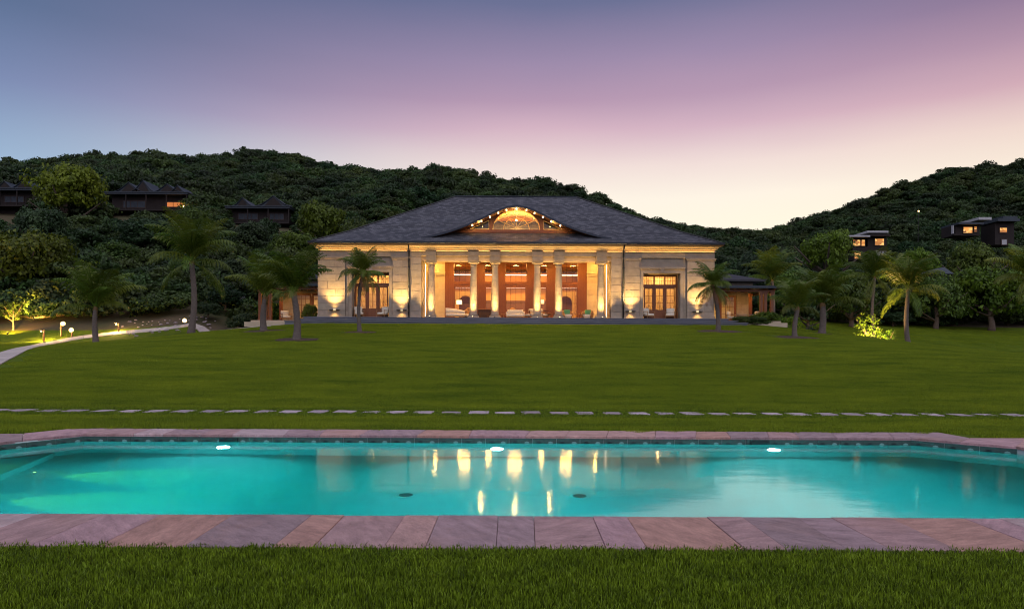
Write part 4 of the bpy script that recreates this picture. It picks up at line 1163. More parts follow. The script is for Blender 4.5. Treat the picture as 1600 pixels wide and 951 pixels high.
    c = MB(); c.lathe([(.07, 2.66), (.07, 2.683), (.001, 2.684)], s*20.3, 4.6, 10); q('downlight', 'lamp_warm', c)
    lamp('pavilion_lamp', 'AREA', (s*20.0, 4.4, 2.62), 34, WARM, P, .3)
    lamp('pavilion_lamp', 'AREA', (s*21.4, 3.9, 2.4), 16, WARM, P, .2)
    lamp('pavilion_lamp', 'AREA', (s*17.8, 3.6, 2.62), 22, WARM, P, .3)
sides(pavilion)

# ------------------------------------------------------------------ furniture on the terrace and in the lounge
def at_house(x, y, z=0): return (HX+x, HYD+y, HZ+z)
def legs(t, pts, h, r=.02, m='black_metal', splay=0):
    for (x, y) in pts:
        b = MB(); b.tube([(x*(1+splay), y*(1+splay), 0), (x, y, h)], r, 6); b.build('leg', m, t)
def armchair(label, loc, rz, group, m='cream_fabric', frame='oak', cushion=None):
    t = thing('armchair', label, 'armchair', loc, rz, group)
    b = MB(); b.rbox(-.34, .34, -.36, .34, .27, .45, .06); b.build('seat', m, t, True)
    b = MB(); b.rbox(-.34, .34, .26, .42, .42, .92, .06); b.build('backrest', m, t, True)
    for e in (-1, 1):
        a = MB(); a.cbox(*sx(e, .35, .41), -.36, .42, .58, .63, .01); a.build('armrest', frame, t)
    legs(t, [(-.38, -.33), (.38, -.33), (-.38, .38), (.38, .38)], .58, .022, frame)
    f = MB(); f.box(-.36, .36, -.33, -.29, .22, .27); f.box(-.36, .36, .34, .38, .22, .27); f.box(-.37, -.33, -.29, .34, .22, .27); f.box(.33, .37, -.29, .34, .22, .27); f.build('seat_frame', frame, t)
    if cushion:
        c = MB(); c.rbox(-.24, .24, .12, .25, .45, .82, .06); c.build('cushion', cushion, t, True)
    return t
armchair('white cushioned armchair at the left jamb of the left wing door', at_house(-13.0, .42), .35, 'terrace armchairs by the wing doors')
armchair('white cushioned armchair at the right jamb of the left wing door', at_house(-11.0, .42), -.45, 'terrace armchairs by the wing doors')
armchair('white cushioned armchair at the left jamb of the right wing door', at_house(10.95, .42), .5, 'terrace armchairs by the wing doors')
armchair('white cushioned armchair at the right jamb of the right wing door', at_house(12.75, .42), -.3, 'terrace armchairs by the wing doors')

def chaise(label, loc, rz, w=1.25):
    t = thing('chaise_longue', label, 'sofa', loc, rz)
    b = MB(); b.rbox(-w/2-.2, w/2+.2, -.4, .4, .22, .46, .08); b.build('seat', 'cream_fabric', t, True)
    n = 14; m = MB(); vs = []
    for k in range(n+1):
        x = -w/2-.2+(w+.4)*k/n; h = .92-.25*(k/n)**2
        for (y, z) in ((.18, .42), (.20, h), (.30, h+.03), (.42, h-.02), (.44, .42)): vs.append((x, y, z))
    fs = []
    for k in range(n):
        for q in range(5):
            j = (q+1) % 5; fs.append((k*5+q, k*5+j, (k+1)*5+j, (k+1)*5+q))
    fs += [(4,3,2,1,0), tuple(n*5+q for q in range(5))]
    m.add(vs, fs); m.build('backrest', 'cream_fabric', t, True)
    legs(t, [(-w/2, -.3), (w/2, -.3), (-w/2, .32), (w/2, .32)], .24, .025, 'oak'); return t
chaise('cream sofa with sloping back between the first and second columns', at_house(-5.15, 2.1), .12)
def round_chair(label, loc, rz):
    t = thing('tub_chair', label, 'armchair', loc, rz)
    m = MB(); n = 16; vs = []
    for k in range(n+1):
        a = math.pi*(-.1+1.2*k/n); c, s_ = math.cos(a), math.sin(a); h = .62+.42*max(0, math.sin(a))**1.5
        for (r, z) in ((.36, .2), (.38, h), (.44, h+.03), (.47, h-.04), (.42, .2)): vs.append((r*c, r*s_, z))
    fs = []
    for k in range(n):
        for q in range(5):
            j = (q+1) % 5; fs.append((k*5+q, k*5+j, (k+1)*5+j, (k+1)*5+q))
    fs += [(4,3,2,1,0), tuple(n*5+q for q in range(5))]
    m.add(vs, fs); m.build('shell', 'rattan', t, True)
    s = MB(); s.lathe([(.30, .25), (.36, .3), (.36, .40), (.30, .46)], n=18); s.build('seat', 'cream_fabric', t, True)
    legs(t, [(-.22, -.2), (.22, -.2), (-.22, .22), (.22, .22)], .26, .022, 'oak'); return t
round_chair('curved rattan tub chair just right of the cream sofa', at_house(-4.25, 3.0), -.5)
def side_table(label, loc, r=.3, h=.5, m='oak', group=None):
    t = thing('side_table', label, 'table', loc, 0, group)
    b = MB(); b.lathe([(r, h-.04), (r+.01, h-.02), (r, h)], n=20); b.build('table_top', m, t)
    b = MB(); b.lathe([(r*.7, 0), (r*.68, .03), (.05, .06), (.045, h-.05)], n=14); b.build('pedestal', m, t); return t
side_table('small round wooden table beside the rattan tub chair', at_house(-3.75, 2.2), .3, .46)
side_table('low round wooden drum table right of the third column', at_house(-1.05, 1.9), .26, .42)
side_table('round wooden side table left of the fifth column', at_house(2.85, 2.0), .28, .5)
side_table('round wooden side table left of the last green cushioned chair', at_house(5.3, 2.2), .26, .5)
def floor_lamp(label, loc, lean, h, r, drum):
    t = thing('floor_lamp', label, 'lamp', loc)
    b = MB(); b.lathe([(.16, 0), (.16, .02), (.02, .04), (.018, .06)], n=14); b.build('base', 'black_metal', t)
    b = MB(); b.tube([(0, 0, .05), (0, 0, h*.75), (lean*.3, 0, h+.12), (lean, 0, h+.12)], .014, 6); b.build('stem', 'black_metal', t)
    s = MB(); s.lathe([(r, h-.2), (r*.97, h+.14)], lean, 0, 18, cap=False); s.build('lamp_shade', 'shade_glow', t, True)
    lamp('reading_lamp', 'POINT', (lean, 0, h-.05), 14, WARM, t, .08); return t
floor_lamp('arched floor lamp with glowing drum shade left of the second column', at_house(-5.45, 3.55), .5, 1.55, .25, 1)
floor_lamp('lamp with pale glowing shade between the fourth and fifth columns', at_house(2.35, 5.6), -.1, 1.75, .32, 1)
def sofa(label, loc, w, m, rz=0):
    t = thing('sofa', label, 'sofa', loc, rz)
    b = MB(); b.rbox(-w/2, w/2, -.42, .40, .2, .44, .07); b.build('seat', m, t, True)
    b = MB(); b.rbox(-w/2, w/2, .26, .46, .42, .84, .07); b.build('backrest', m, t, True)
    for e in (-1, 1):
        b = MB(); b.rbox(*sx(e, w/2-.06, w/2+.12), -.42, .46, .2, .62, .06); b.build('armrest', m, t, True)
    legs(t, [(-w/2+.08, -.34), (w/2-.08, -.34), (-w/2+.08, .36), (w/2-.08, .36)], .21, .025, 'oak'); return t
sofa('long cream sofa in the middle bay of the portico', at_house(-.05, 2.2), 1.35, 'cream_fabric')
round_chair('rattan tub chair behind the middle cream sofa', at_house(-.25, 3.3), .1)
armchair('small cream armchair right of the middle cream sofa', at_house(1.15, 2.4), -.7, 'lounge armchairs')
def bar(label, loc, w, h, d, m, top):
    t = thing('console', label, 'cabinet', loc)
    b = MB(); b.cbox(-w/2, w/2, -d/2, d/2, 0, h-.05, .01); b.build('body', m, t)
    b = MB(); b.cbox(-w/2-.06, w/2+.06, -d/2-.05, d/2+.05, h-.048, h, .01); b.build('counter', top, t)
    n = 4
    for k in range(n):
        b = MB(); b.cbox(-w/2+w*k/n+.03, -w/2+w*(k+1)/n-.03, -d/2-.02, -d/2-.001, .06, h-.12, .005); b.build('panel', m, t)
    return t
bar('dark wooden console standing between the second and third columns', at_house(-2.62, 3.4), 1.3, .92, .4, 'dark_wood', 'oak')
def desk(label, loc, w):
    t = thing('desk', label, 'desk', loc)
    b = MB(); b.cbox(-w/2, w/2, -.35, .35, .76, .82, .008); b.build('table_top', 'mahogany', t)
    for e in (-1, 1):
        b = MB(); b.cbox(*sx(e, w/2-.42, w/2-.05), -.3, .3, 0, .758, .008); o = b.build('pedestal', 'mahogany', t)
        for k in range(3):
            b = MB(); b.box(*sx(e, w/2-.40, w/2-.07), -.325, -.301, .05+k*.24, .26+k*.24); b.build('drawer', 'mahogany', o)
    return t
desk('reddish wooden desk standing behind the fourth column', at_house(2.0, 3.0), 1.9)
armchair('cream armchair right of the fourth column in front of the wooden desk', at_house(2.28, 2.0), .8, 'lounge armchairs', frame='rattan')
def rattan_chair(label, loc, rz, back=None):
    t = thing('rattan_chair', label, 'armchair', loc, rz, 'rattan chairs with green cushions')
    s = MB(); vs = []; n = 18
    for k in range(n+1):
        a = math.pi*(-.25+1.5*k/n); c, si = math.cos(a), math.sin(a); h = .56+.22*max(0, si)
        for (r, z) in ((.30, .04), (.42, .32), (.46, h), (.52, h+.02), (.50, .32), (.36, .02)): vs.append((r*c, r*si, z))
    fs = []
    for k in range(n):
        for q in range(6):
            j = (q+1) % 6; fs.append((k*6+q, k*6+j, (k+1)*6+j, (k+1)*6+q))
    fs += [(5,4,3,2,1,0), tuple(n*6+q for q in range(6))]
    s.add(vs, fs); s.build('shell', 'rattan', t, True)
    b = MB(); b.lathe([(.30, .06), (.40, .26), (.40, .36), (.34, .42)], 0, 0, 18); b.build('seat', 'cream_fabric', t, True)
    b = MB(); b.rbox(-.28, .28, .12, .28, .42, .82, .07); b.build('cushion', 'green_fabric', t, True); return t
rattan_chair('rattan armchair with green cushion right of the fifth column', at_house(4.35, 1.6), .15)
rattan_chair('rattan armchair with green cushion left of the last column', at_house(6.05, 1.7), -.3)
sofa('pale sofa in front of the right arched niche', at_house(4.5, 7.5), 1.3, 'cream_fabric')
def ladder(label, loc, h, w):
    t = thing('library_ladder', label, 'ladder', loc)
    for e in (-1, 1):
        b = MB(); b.tube([(e*w/2, -.35, 0), (e*w/2, .1, h)], .025, 6); b.build('rail', 'oak', t)
    n = int(h/.33)
    for k in range(1, n):
        z = h*k/n; y = -.35+.45*z/h; b = MB(); b.tube([(-w/2, y, z), (w/2, y, z)], .018, 6); b.build('rung', 'oak', t)
    return t
ladder('wooden ladder leaning on the gallery beside the right arched niche', at_house(5.95, 9.75), 2.95, .5)
# right terrace set under the pavilion roof
for (x, y, rz, lb) in ((19.0, 3.9, .9, 'pale armchair left of the table under the right pavilion roof'), (21.0, 3.5, -.8, 'pale armchair right of the table under the right pavilion roof')):
    armchair(lb, at_house(x, y, -.05), rz, 'pavilion armchairs')
armchair('pale armchair beside the posts of the left pavilion', at_house(-20.15, 3.8, -.18), .6, 'pavilion armchairs')
t = thing('terrace_table', 'low pale topped table under the right pavilion roof', 'table', at_house(20.0, 3.6, -.05))
b = MB(); b.cbox(-.75, .75, -.4, .4, .56, .62, .01); b.build('table_top', 'limestone_plain', t)
legs(t, [(-.65, -.32), (.65, -.32), (-.65, .32), (.65, .32)], .56, .03, 'oak')

# ------------------------------------------------------------------ vegetation meshes
def crown_mesh(name, seed, clumps, per, leaf, m, flat=.85, spread=.26, openness=.35):
    g = np.random.default_rng(seed)
    # clump centres on a lumpy shell and inside it
    d = g.normal(size=(clumps, 3)); d /= np.linalg.norm(d, axis=1)[:, None]; d[:, 2] = np.where(d[:, 2] < -.45, -d[:, 2], d[:, 2])
    lob = 1+.22*np.sin(d[:, 0]*3.1+seed)*np.cos(d[:, 1]*2.7+seed*2)+.12*np.sin(d[:, 2]*5+seed)
    rad = g.uniform(openness, 1, clumps)**.45*lob*.82
    cc = d*rad[:, None]; cc[:, 2] *= flat
    cs = spread*g.uniform(.6, 1.3, clumps)
    idx = np.repeat(np.arange(clumps), per); n = len(idx)
    o = g.normal(size=(n, 3)); o /= np.linalg.norm(o, axis=1)[:, None]
    p = cc[idx]+o*(cs[idx]*g.uniform(.3, 1, n)**.5)[:, None]*np.array([1, 1, .75])
    nrm = o*.8+p*.5+g.normal(size=(n, 3))*.45; nrm /= np.linalg.norm(nrm, axis=1)[:, None]
    a = np.cross(nrm, g.normal(size=(n, 3))); a /= np.linalg.norm(a, axis=1)[:, None]; b = np.cross(nrm, a)
    L = leaf*g.uniform(.6, 1.3, n)[:, None]
    v = np.stack([p-a*L, p+b*L*.55-nrm*L*.15, p+a*L, p-b*L*.55-nrm*L*.15], 1).reshape(-1, 3)
    f = np.arange(n*4).reshape(-1, 4)
    return np_mesh(name, v, f, m)
def trunk_mesh(name, seed, h=1.0, r=.06, limbs=6, reach=.55, lean=.1):
    g = random.Random(seed); m = MB()
    pts = []; x = y = 0
    for k in range(6):
        t = k/5; pts.append((x, y, -.06+t*h*.8)); x += g.uniform(-1, 1)*.05*lean*5; y += g.uniform(-1, 1)*.03*lean*5
    m.tube(pts, [r*(1.25 if k == 0 else 1)*(1-.11*k) for k in range(6)], 8)
    for i in range(limbs):
        k = g.randint(2, 4); b = Vector(pts[k]); a = 2*math.pi*(i+g.uniform(-.3, .3))/limbs
        e = b+Vector((math.cos(a)*reach, math.sin(a)*reach, g.uniform(.35, .65)*h)); mid = b.lerp(e, .5)+Vector((0, 0, -.06*h))
        m.tube([b, mid, e], [r*.5, r*.34, r*.13], 5, False)
    return m.mesh(name, 'bark', True)
CROWN = {}
for k, mm in (('mid', 'leaf'), ('bright', 'leaf_bright'), ('dark', 'leaf_dark')):
    CROWN[k] = [crown_mesh('crown', 31+i*7+len(k), 150, 46, .052, mm, .8+.1*i, .23) for i in range(2)]
TRUNKS = [trunk_mesh('trunk', 5+i) for i in range(3)]
def tree(px, Y, ytop, hw, kind, label, name='broadleaf_tree', lift=.0, squash=None, cat='tree', group='trees on the hillside'):
    X = (px-800)*Y/F; z0 = tz(X, Y)-.1; top = CAMZ+(HY-corr(px, ytop))*Y/F
    r = hw*Y/F; H = max(top-z0, r*1.2)
    ch = max(min(H*.56, r*1.15), H*.42) if squash is None else squash*r
    t = thing(name, label, cat, (X, Y, z0), rnd.uniform(0, 6.28), group)
    tr = link('trunk', rnd.choice(TRUNKS), t, (0, 0, 0), (0, 0, 0), (H*.75*1.1, H*.75*1.1, H-ch*.9))
    me = rnd.choice(CROWN[kind])
    link('crown', me, t, (0, 0, H-ch), (0, 0, rnd.uniform(0, 6.28)), (r, r, ch*1.12))
    return t
TREES = [
 (105,114,250,56,'bright','tall broad bright green tree rising left of the gabled hillside villa'),
 (38,70,345,64,'bright','broad leafy tree at the left edge above the lamplit bank'),
 (112,74,395,46,'bright','round green tree behind the leftmost bollard lamps'),
 (178,84,382,48,'mid','bushy tree between two left palms below the gabled villa'),
 (232,94,350,52,'dark','dark spreading tree directly below the gabled villa'),
 (300,100,318,36,'mid','tree right of the gabled villa behind the tallest palm'),
 (333,90,352,40,'dark','dark rounded tree behind the tallest palm crown'),
 (388,96,345,42,'dark','dark tree just below the twin peaked dark villa'),
 (370,72,425,42,'dark','low dark tree behind the grey boulder'),
 (505,98,310,46,'bright','bright domed tree left of the mansion roof corner'),
 (560,92,334,38,'mid','yellowish green tree touching the left slope of the mansion roof'),
 (455,86,362,44,'mid','green tree behind the pair of palms left of the mansion'),
 (478,74,405,30,'dark','dark tree directly behind the left pavilion'),
 (60,92,318,45,'dark','dark tree under the villa at the far left edge'),
 (1180,92,392,46,'dark','dark tree behind the right pavilion roof'),
 (1235,84,415,40,'mid','tree rising behind the short slender right palm'),
 (1292,112,352,42,'bright','bright tree left of the white two storey hillside villa'),
 (1330,80,418,46,'mid','leafy tree behind the widest right palm'),
 (1395,86,398,54,'bright','light green tree below the white two storey villa'),
 (1434,110,383,34,'bright','flat topped light tree between the two right villas'),
 (1372,86,428,44,'dark','dark tree standing behind the uplit yellow shrub'),
 (1462,84,424,42,'mid','tree behind the crown of the tall right palm'),
 (1490,88,430,52,'dark','broad dark tree at the edge of the back lawn'),
 (1548,84,405,55,'bright','yellow green tree below the right lit villa'),
 (1572,89,432,50,'dark','dark bushy tree near the right edge of the back lawn'),
 (1450,90,446,34,'dark','low dark multi stemmed tree right of the tall right palm'),
 (1262,72,445,36,'dark','dark tree between the two right lawn palms'),
 (1520,112,372,45,'mid','tree just below the windows of the right lit villa'),
]
for i, T in enumerate(TREES): tree(*T, squash=1.0 if i == 0 else None)

# shrubs near the ground
def shrub(px, py, Y, hw, h, kind, label, z=None):
    X = (px-800)*Y/F; z0 = tz(X, Y) if z is None else z
    r = hw*Y/F; hh = h*Y/F
    t = thing('shrub', label, 'shrub', (X, Y, z0), rnd.uniform(0, 6.28), 'garden shrubs')
    link('stem', rnd.choice(TRUNKS), t, (0, 0, 0), (0, 0, 0), (hh, hh, hh*.7))
    link('foliage', rnd.choice(CROWN[kind]), t, (0, 0, hh*.45), (0, 0, rnd.uniform(0, 6.28)), (r, r, hh*.66)); return t
SHRUBS = [
 (1192,0,59,26,30,'bright','leafy green shrub at the right end of the terrace steps'),
 (1224,0,62,26,40,'bright','taller bright shrub right of the right pavilion posts'),
 (1160,0,55.0,20,16,'mid','low shrub in front of the right pavilion table'),
 (1183,0,54.6,20,15,'mid','low spreading shrub beside the lowest right step'),
 (352,0,63,34,34,'dark','dark shrub in front of the grey boulder'),
 (384,0,60,30,32,'dark','dark low shrub right of the grey boulder'),
 (412,0,64,30,50,'bright','bright green shrub left of the left pavilion posts'),
 (325,0,60,24,22,'dark','small dark shrub behind the right starlit bollard'),
 (484,0,58.6,15,28,'mid','dark leaved plant in front of the left pavilion door'),
 (1395,0,84,30,24,'dark','dark shrub at the foot of the trees right of the uplit shrub'),
 (1540,0,62,28,18,'dark','low dark shrub at the right end of the back lawn'),
 (1590,0,60,30,20,'dark','low dark shrub at the right edge of the back lawn'),
 (1320,0,62,40,36,'dark','dark shrub left of the uplit yellow shrub'),
 (1265,0,64,34,40,'dark','dark shrub behind the two right lawn palms'),
]
for S_ in SHRUBS:
    shrub(*S_, z=(HZ-.3 if S_[0] == 484 else None))
# saplings lit from the ground by garden spotlights
def sparse_mesh(seed, m):
    return crown_mesh('foliage', seed, 46, 16, .055, m, 1.1, .2, .1)
SPM = [sparse_mesh(3, 'leaf_bright'), sparse_mesh(4, 'leaf_bright')]
def uplit(px, Y, hw, h, label, energy, spot_dx=.5, name='lit_shrub'):
    X = (px-800)*Y/F; z0 = tz(X, Y); r = hw*Y/F; hh = h*Y/F
    t = thing(name, label, 'shrub', (X, Y, z0), 0, 'shrubs lit by garden spotlights')
    link('stem', rnd.choice(TRUNKS), t, (0, 0, 0), (0, 0, 0), (hh*.55, hh*.55, hh*.8))
    link('foliage', rnd.choice(SPM), t, (0, 0, hh*.55), (0, 0, rnd.uniform(0, 6)), (r, r, hh*.5)); return t
uplit(1355, 56.4, 27, 58, 'tall sparse shrub glowing yellow in a garden spotlight', 0)
uplit(1387, 55.7, 17, 34, 'low shrub glowing yellow right of the garden spotlight', 0)
uplit(20, 58, 15, 42, 'slender sapling glowing amber on the left bank', 0)
def spotlight(px, Y, label, energy, dx, dz=1.2, sz=95, seen=True):
    X = (px-800)*Y/F; z0 = tz(X, Y)
    t = thing('garden_spotlight', label, 'spotlight', (X, Y, z0), 0, 'garden spotlights')
    b = MB(); b.tube([(0, 0, -.05), (0, 0, .2)], .02, 6); b.build('stake', 'black_metal', t)
    b = MB(); b.tube([(0, -.08, .2), (0, .06, .30)], .065, 10); b.build('housing', 'black_metal', t)
    b = MB(); b.ball((0, -.05, .29), .075) if seen else b.ball((0, .075, .27), .04); b.build('lens', 'lamp_warm', t)
    lamp('garden_lamp', 'SPOT', (0, -.02, .36), energy, WARM if not seen else WARM2, t, .05, target=(dx, .8, dz), spot=sz, blend=.8); return t
spotlight(1370, 54.3, 'small bright spotlight between the two yellow lit shrubs', 5500, .35, 1.0, 140)
spotlight(12, 56, 'small spotlight on the left bank under the amber sapling', 9000, -.4, 1.1, 120, False)
spotlight(52, 62, 'small spotlight on the bank behind the left bollards', 12000, -.1, 1.2, 150, False)
# grey boulder half buried in the bank
def boulder(px, Y, w, h, label):
    X = (px-800)*Y/F; m = MB(); m.ball((0, 0, 0), 1, 20, 14)
    g = random.Random(4)
    m.v = [(x*w*(1+.12*math.sin(5*y+z*3)), y*w*.5, z*h*(1+.15*math.sin(4*x+2))*(.8 if z > .6 else 1)) for x, y, z in m.v]
    o = m.build('boulder', 'boulder', None, True, (X, Y, tz(X, Y)+h*.3)); tag(o, label, 'boulder'); return o
boulder(352, 66, 1.75, .85, 'long grey boulder in the planted bank left of the house')
g_ = random.Random(12); m = MB()
for i in range(70):          # loose stones strewn over the mulch
    px = g_.uniform(190, 340); Y = g_.uniform(55, 61); X = (px-800)*Y/F; z = tz(X, Y)+.02; k0 = len(m.v); s_ = g_.uniform(.05, .15)
    m.ball((0, 0, 0), 1, 6, 4)
    m.v[k0:] = [(X+x*s_*g_.uniform(1, 1.5), Y+y*s_, z+q*s_*.6) for x, y, q in m.v[k0:]]
o = m.build('gravel', 'stepping'); o['kind'] = 'stuff'; o['label'] = 'loose pale stones strewn over the mulched bank'

# ------------------------------------------------------------------ palms
def frond_mesh(seed, droop, rise, L=1.0, n=30, lw=.0085, ll=.33, hang=.5, m='palm_leaf'):
    g = random.Random(seed); mb_v = []; mb_f = []
    pts = []; a = rise; p = Vector((0, 0, 0)); K = 14
    for k in range(K+1):
        pts.append(p.copy()); p = p+Vector((math.cos(a), 0, math.sin(a)))*(L/K); a -= droop/K*(.25+1.5*k/K)
    mb = MB(); mb.tube(pts, [.019*(1-.85*k/K) for k in range(K+1)], 4)
    def at(t):
        f = t*K; i = min(int(f), K-1); return pts[i].lerp(pts[i+1], f-i), (pts[i+1]-pts[i]).normalized()
    for i in range(n):
        t = .16+.83*i/(n-1); q, d = at(t)
        l = ll*(math.sin(math.pi*min(1, .18+t*.78))**.8)*g.uniform(.85, 1.12)
        for e in (-1, 1):
            side = Vector((0, e, 0)); up = d.cross(side)*(1 if e < 0 else -1)
            if up.z < 0: up = -up
            d1 = (d*.55+side*.85+up*.18).normalized(); h = Vector((0, 0, -1))
            d2 = (d1*(1-hang*.6)+h*hang*g.uniform(.7, 1.3)).normalized(); d3 = (d1*(1-hang)+h*hang*1.7*g.uniform(.7, 1.3)).normalized()
            a0 = q; a1 = a0+d1*l*.3; a2 = a1+d2*l*.4; a3 = a2+d3*l*.3
            w = d*lw
            o = len(mb.v)
            mb.v += [tuple(a0-w*.4), tuple(a0+w*.4), tuple(a1-w), tuple(a1+w), tuple(a2-w*.8), tuple(a2+w*.8), tuple(a3)]
            mb.f += [(o, o+1, o+3, o+2), (o+2, o+3, o+5, o+4), (o+4, o+5, o+6)]
    return mb.mesh('frond', m)
FR = {'up': [frond_mesh(i, .85+.25*i, 1.44-.08*i, hang=.42) for i in (1, 2)], 'mid': [frond_mesh(i, 1.55, .98-.08*(i-4), hang=.5) for i in (3, 4, 5)],
      'low': [frond_mesh(i, 1.7, .35, hang=.75) for i in (6, 7)], 'down': [frond_mesh(i, 1.2, -.55, hang=.8) for i in (8,)],
      'dry': [frond_mesh(i, .9, -.75, hang=.9, m='palm_dry', n=26) for i in (9,)]}
def palm(px, py, ptx, pty, cr, label, n=22, style='coco', r0=.17, Y=None, seed=0, tall=1.0):
    g = random.Random(100+seed)
    if Y is None: X, Y, Z = ground_at(px, py)
    else: X = (px-800)*Y/F; Z = tz(X, Y)
    k = Y/F
    top = Vector(((ptx-px)*k, 0, CAMZ+(HY-corr(ptx, pty))*k-Z)); L = cr*k*(.84 if style == 'skirt' else .85)
    t = thing('palm_tree', label, 'palm tree', (X, Y, Z), 0, 'palm trees on the lawn')
    pts = []; rads = []; nseg = 26
    for i in range(nseg+1):
        s = i/nseg; c = s+.18*math.sin(math.pi*s)*.4
        bend = math.sin(s*math.pi)*.04*top.z*(1 if seed % 2 else -1)
        pts.append((top.x*s**1.2+bend, .02*math.sin(s*5)*top.z*.3, -.1+(top.z+.1)*s))
        rads.append(r0*(1.3-.3*min(1, s*5))*(1-.25*s)*(1.06 if i % 2 else .97))
    m = MB(); m.tube(pts, rads, 10); m.build('trunk', 'palm_bark', t, True)
    # fibrous crownshaft where the fronds start
    m = MB(); m.tube([top+Vector((0, 0, -.12*L)), top+Vector((0, 0, .02*L)), top+Vector((0, 0, .13*L))], [r0*.62, r0*.85, r0*.35], 9); m.build('crownshaft', 'palm_dry', t, True)
    n = int(n*(1.6 if style == 'skirt' else 1.1))
    for i in range(n):
        u = i/(n-1); az = i*2.39996+g.uniform(-.3, .3)
        if style == 'coco': kind = 'up' if u < .40 else 'mid' if u < .74 else 'low' if u < .93 else 'down'
        elif style == 'skirt': kind = 'up' if u < .18 else 'mid' if u < .40 else 'low' if u < .65 else 'down' if u < .85 else 'dry'
        else: kind = 'up' if u < .58 else 'mid' if u < .95 else 'low'
        s = L*g.uniform(.88, 1.12)*(1.05 if kind in ('mid', 'up') else .92)
        link('frond', g.choice(FR[kind]), t, top+Vector((0, 0, .04*L)), (g.uniform(-.15, .15), g.uniform(-.12, .12), az), s)
    # soil ring cut in the turf
    return t
PALMS = [
 (150,517,149,484,88,'low young palm with arching fronds behind the left bollards','fan',20,.20,49),
 (298,508,299,412,96,'tallest palm with long arching fronds on the left bank','coco',24,.24,53),
 (412,517,414,467,88,'palm with upright fronds left of the darker lawn palm','fan',18,.22,None),
 (463,531,459,462,92,'dark palm standing in front of the left pavilion','fan',22,.21,None),
 (562,519,566,428,52,'slim palm with drooping skirt in front of the left wing','skirt',26,.13,None),
 (1122,517,1113,447,52,'slightly leaning palm in front of the mansion right corner','skirt',24,.16,None),
 (1242,527,1246,484,62,'short slender palm on the right lawn with dark trunk','fan',20,.16,None),
 (1284,521,1285,478,80,'thick trunked palm with the fullest crown on the right lawn','fan',26,.24,None),
 (1420,526,1419,455,74,'tall palm standing right of the uplit yellow shrub','coco',22,.19,54),
 (1204,500,1206,440,62,'dim palm behind the right pavilion roof','coco',20,.17,68),
 (1368,505,1366,435,62,'dim background palm above the uplit yellow shrub','coco',20,.17,70),
 (1600,500,1606,436,72,'palm cut off by the right edge of the picture','coco',20,.19,60),
]
for i, p in enumerate(PALMS):
    palm(p[0], p[1], p[2], p[3], p[4], p[5], p[7], p[6], p[8], p[9], i)

# soil rings round the lawn palms
for i, (px, py, w) in enumerate(((412, 517, 1.4), (463, 530.5, 1.3), (562, 519, 1.0), (1122, 517.5, 1.5), (1242, 527, 1.4), (1284, 521, 1.0))):
    X, Y, Z = ground_at(px, py); m = MB(); n = 22; vs = [(0, 0, .075)]
    for k in range(n):
        a = 2*math.pi*k/n; rr = w*(1+.1*math.sin(3*a+i)); x, y = rr*math.cos(a), rr*.8*math.sin(a); vs.append((x, y, tz(X+x, Y+y)-Z+.012))
    m.add(vs, [(0, 1+k, 1+(k+1) % n) for k in range(n)])
    o = m.build('soil_ring', 'mulch', None, True, (X, Y, Z)); o['kind'] = 'structure'; o['label'] = 'bare soil ring under a lawn palm'
RINGS = [(*ground_at(px, py)[:2], w) for px, py, w in ((412, 517, 1.4), (463, 530.5, 1.3), (562, 519, 1.0), (1122, 517.5, 1.5), (1242, 527, 1.4), (1284, 521, 1.0))]

# ------------------------------------------------------------------ bollard lights along the path
def bollard(px, py, lx, ly, label, big, energy):
    X, Y, Z = ground_at(px, py); k = Y/F
    dx, dz = (lx-px)*k, CAMZ+(HY-corr(lx, ly))*k-Z
    t = thing('bollard_light', label, 'bollard light', (X, Y, Z), 0, 'bollard lights along the path')
    b = MB(); b.cbox(-.05, .05, -.05, .05, -.05, dz+.10, .008); b.build('post', 'oak', t)
    b = MB(); b.box(min(0, dx)-.02, max(0, dx)+.02, -.025, .025, dz+.102, dz+.13); b.build('arm', 'black_metal', t)
    b = MB(); b.lathe([(.001, dz+.10), (.15, dz+.085), (.16, dz+.06), (.10, dz+.058)], dx, 0, 14); b.build('cap', 'black_metal', t)
    b = MB(); b.ball((dx, 0, dz-.02), .17 if big else .07, 12, 9); b.build('globe', 'bollard_glow' if big else 'bollard_small', t, True)
    lamp('bollard_lamp', 'POINT', (dx, 0, dz-.02), energy, WARM2, t, .09); return t
bollard(95, 525, 98, 505, 'brightest bollard light above the pair at the left of the path', True, 6000)
bollard(112, 526, 111, 515, 'bright low bollard light beside the path in the left pair', True, 5000)
bollard(68, 534, 64, 517, 'small bollard light nearest the left end of the path', False, 2000)
bollard(185, 519, 181, 506, 'thin bollard with small lamp near the young palm', False, 1200)
bollard(300, 512, 288, 500, 'bright bollard light under the tallest palm', True, 6000)
bollard(398, 509, 402, 497, 'bollard light near the left pavilion posts', False, 1200)

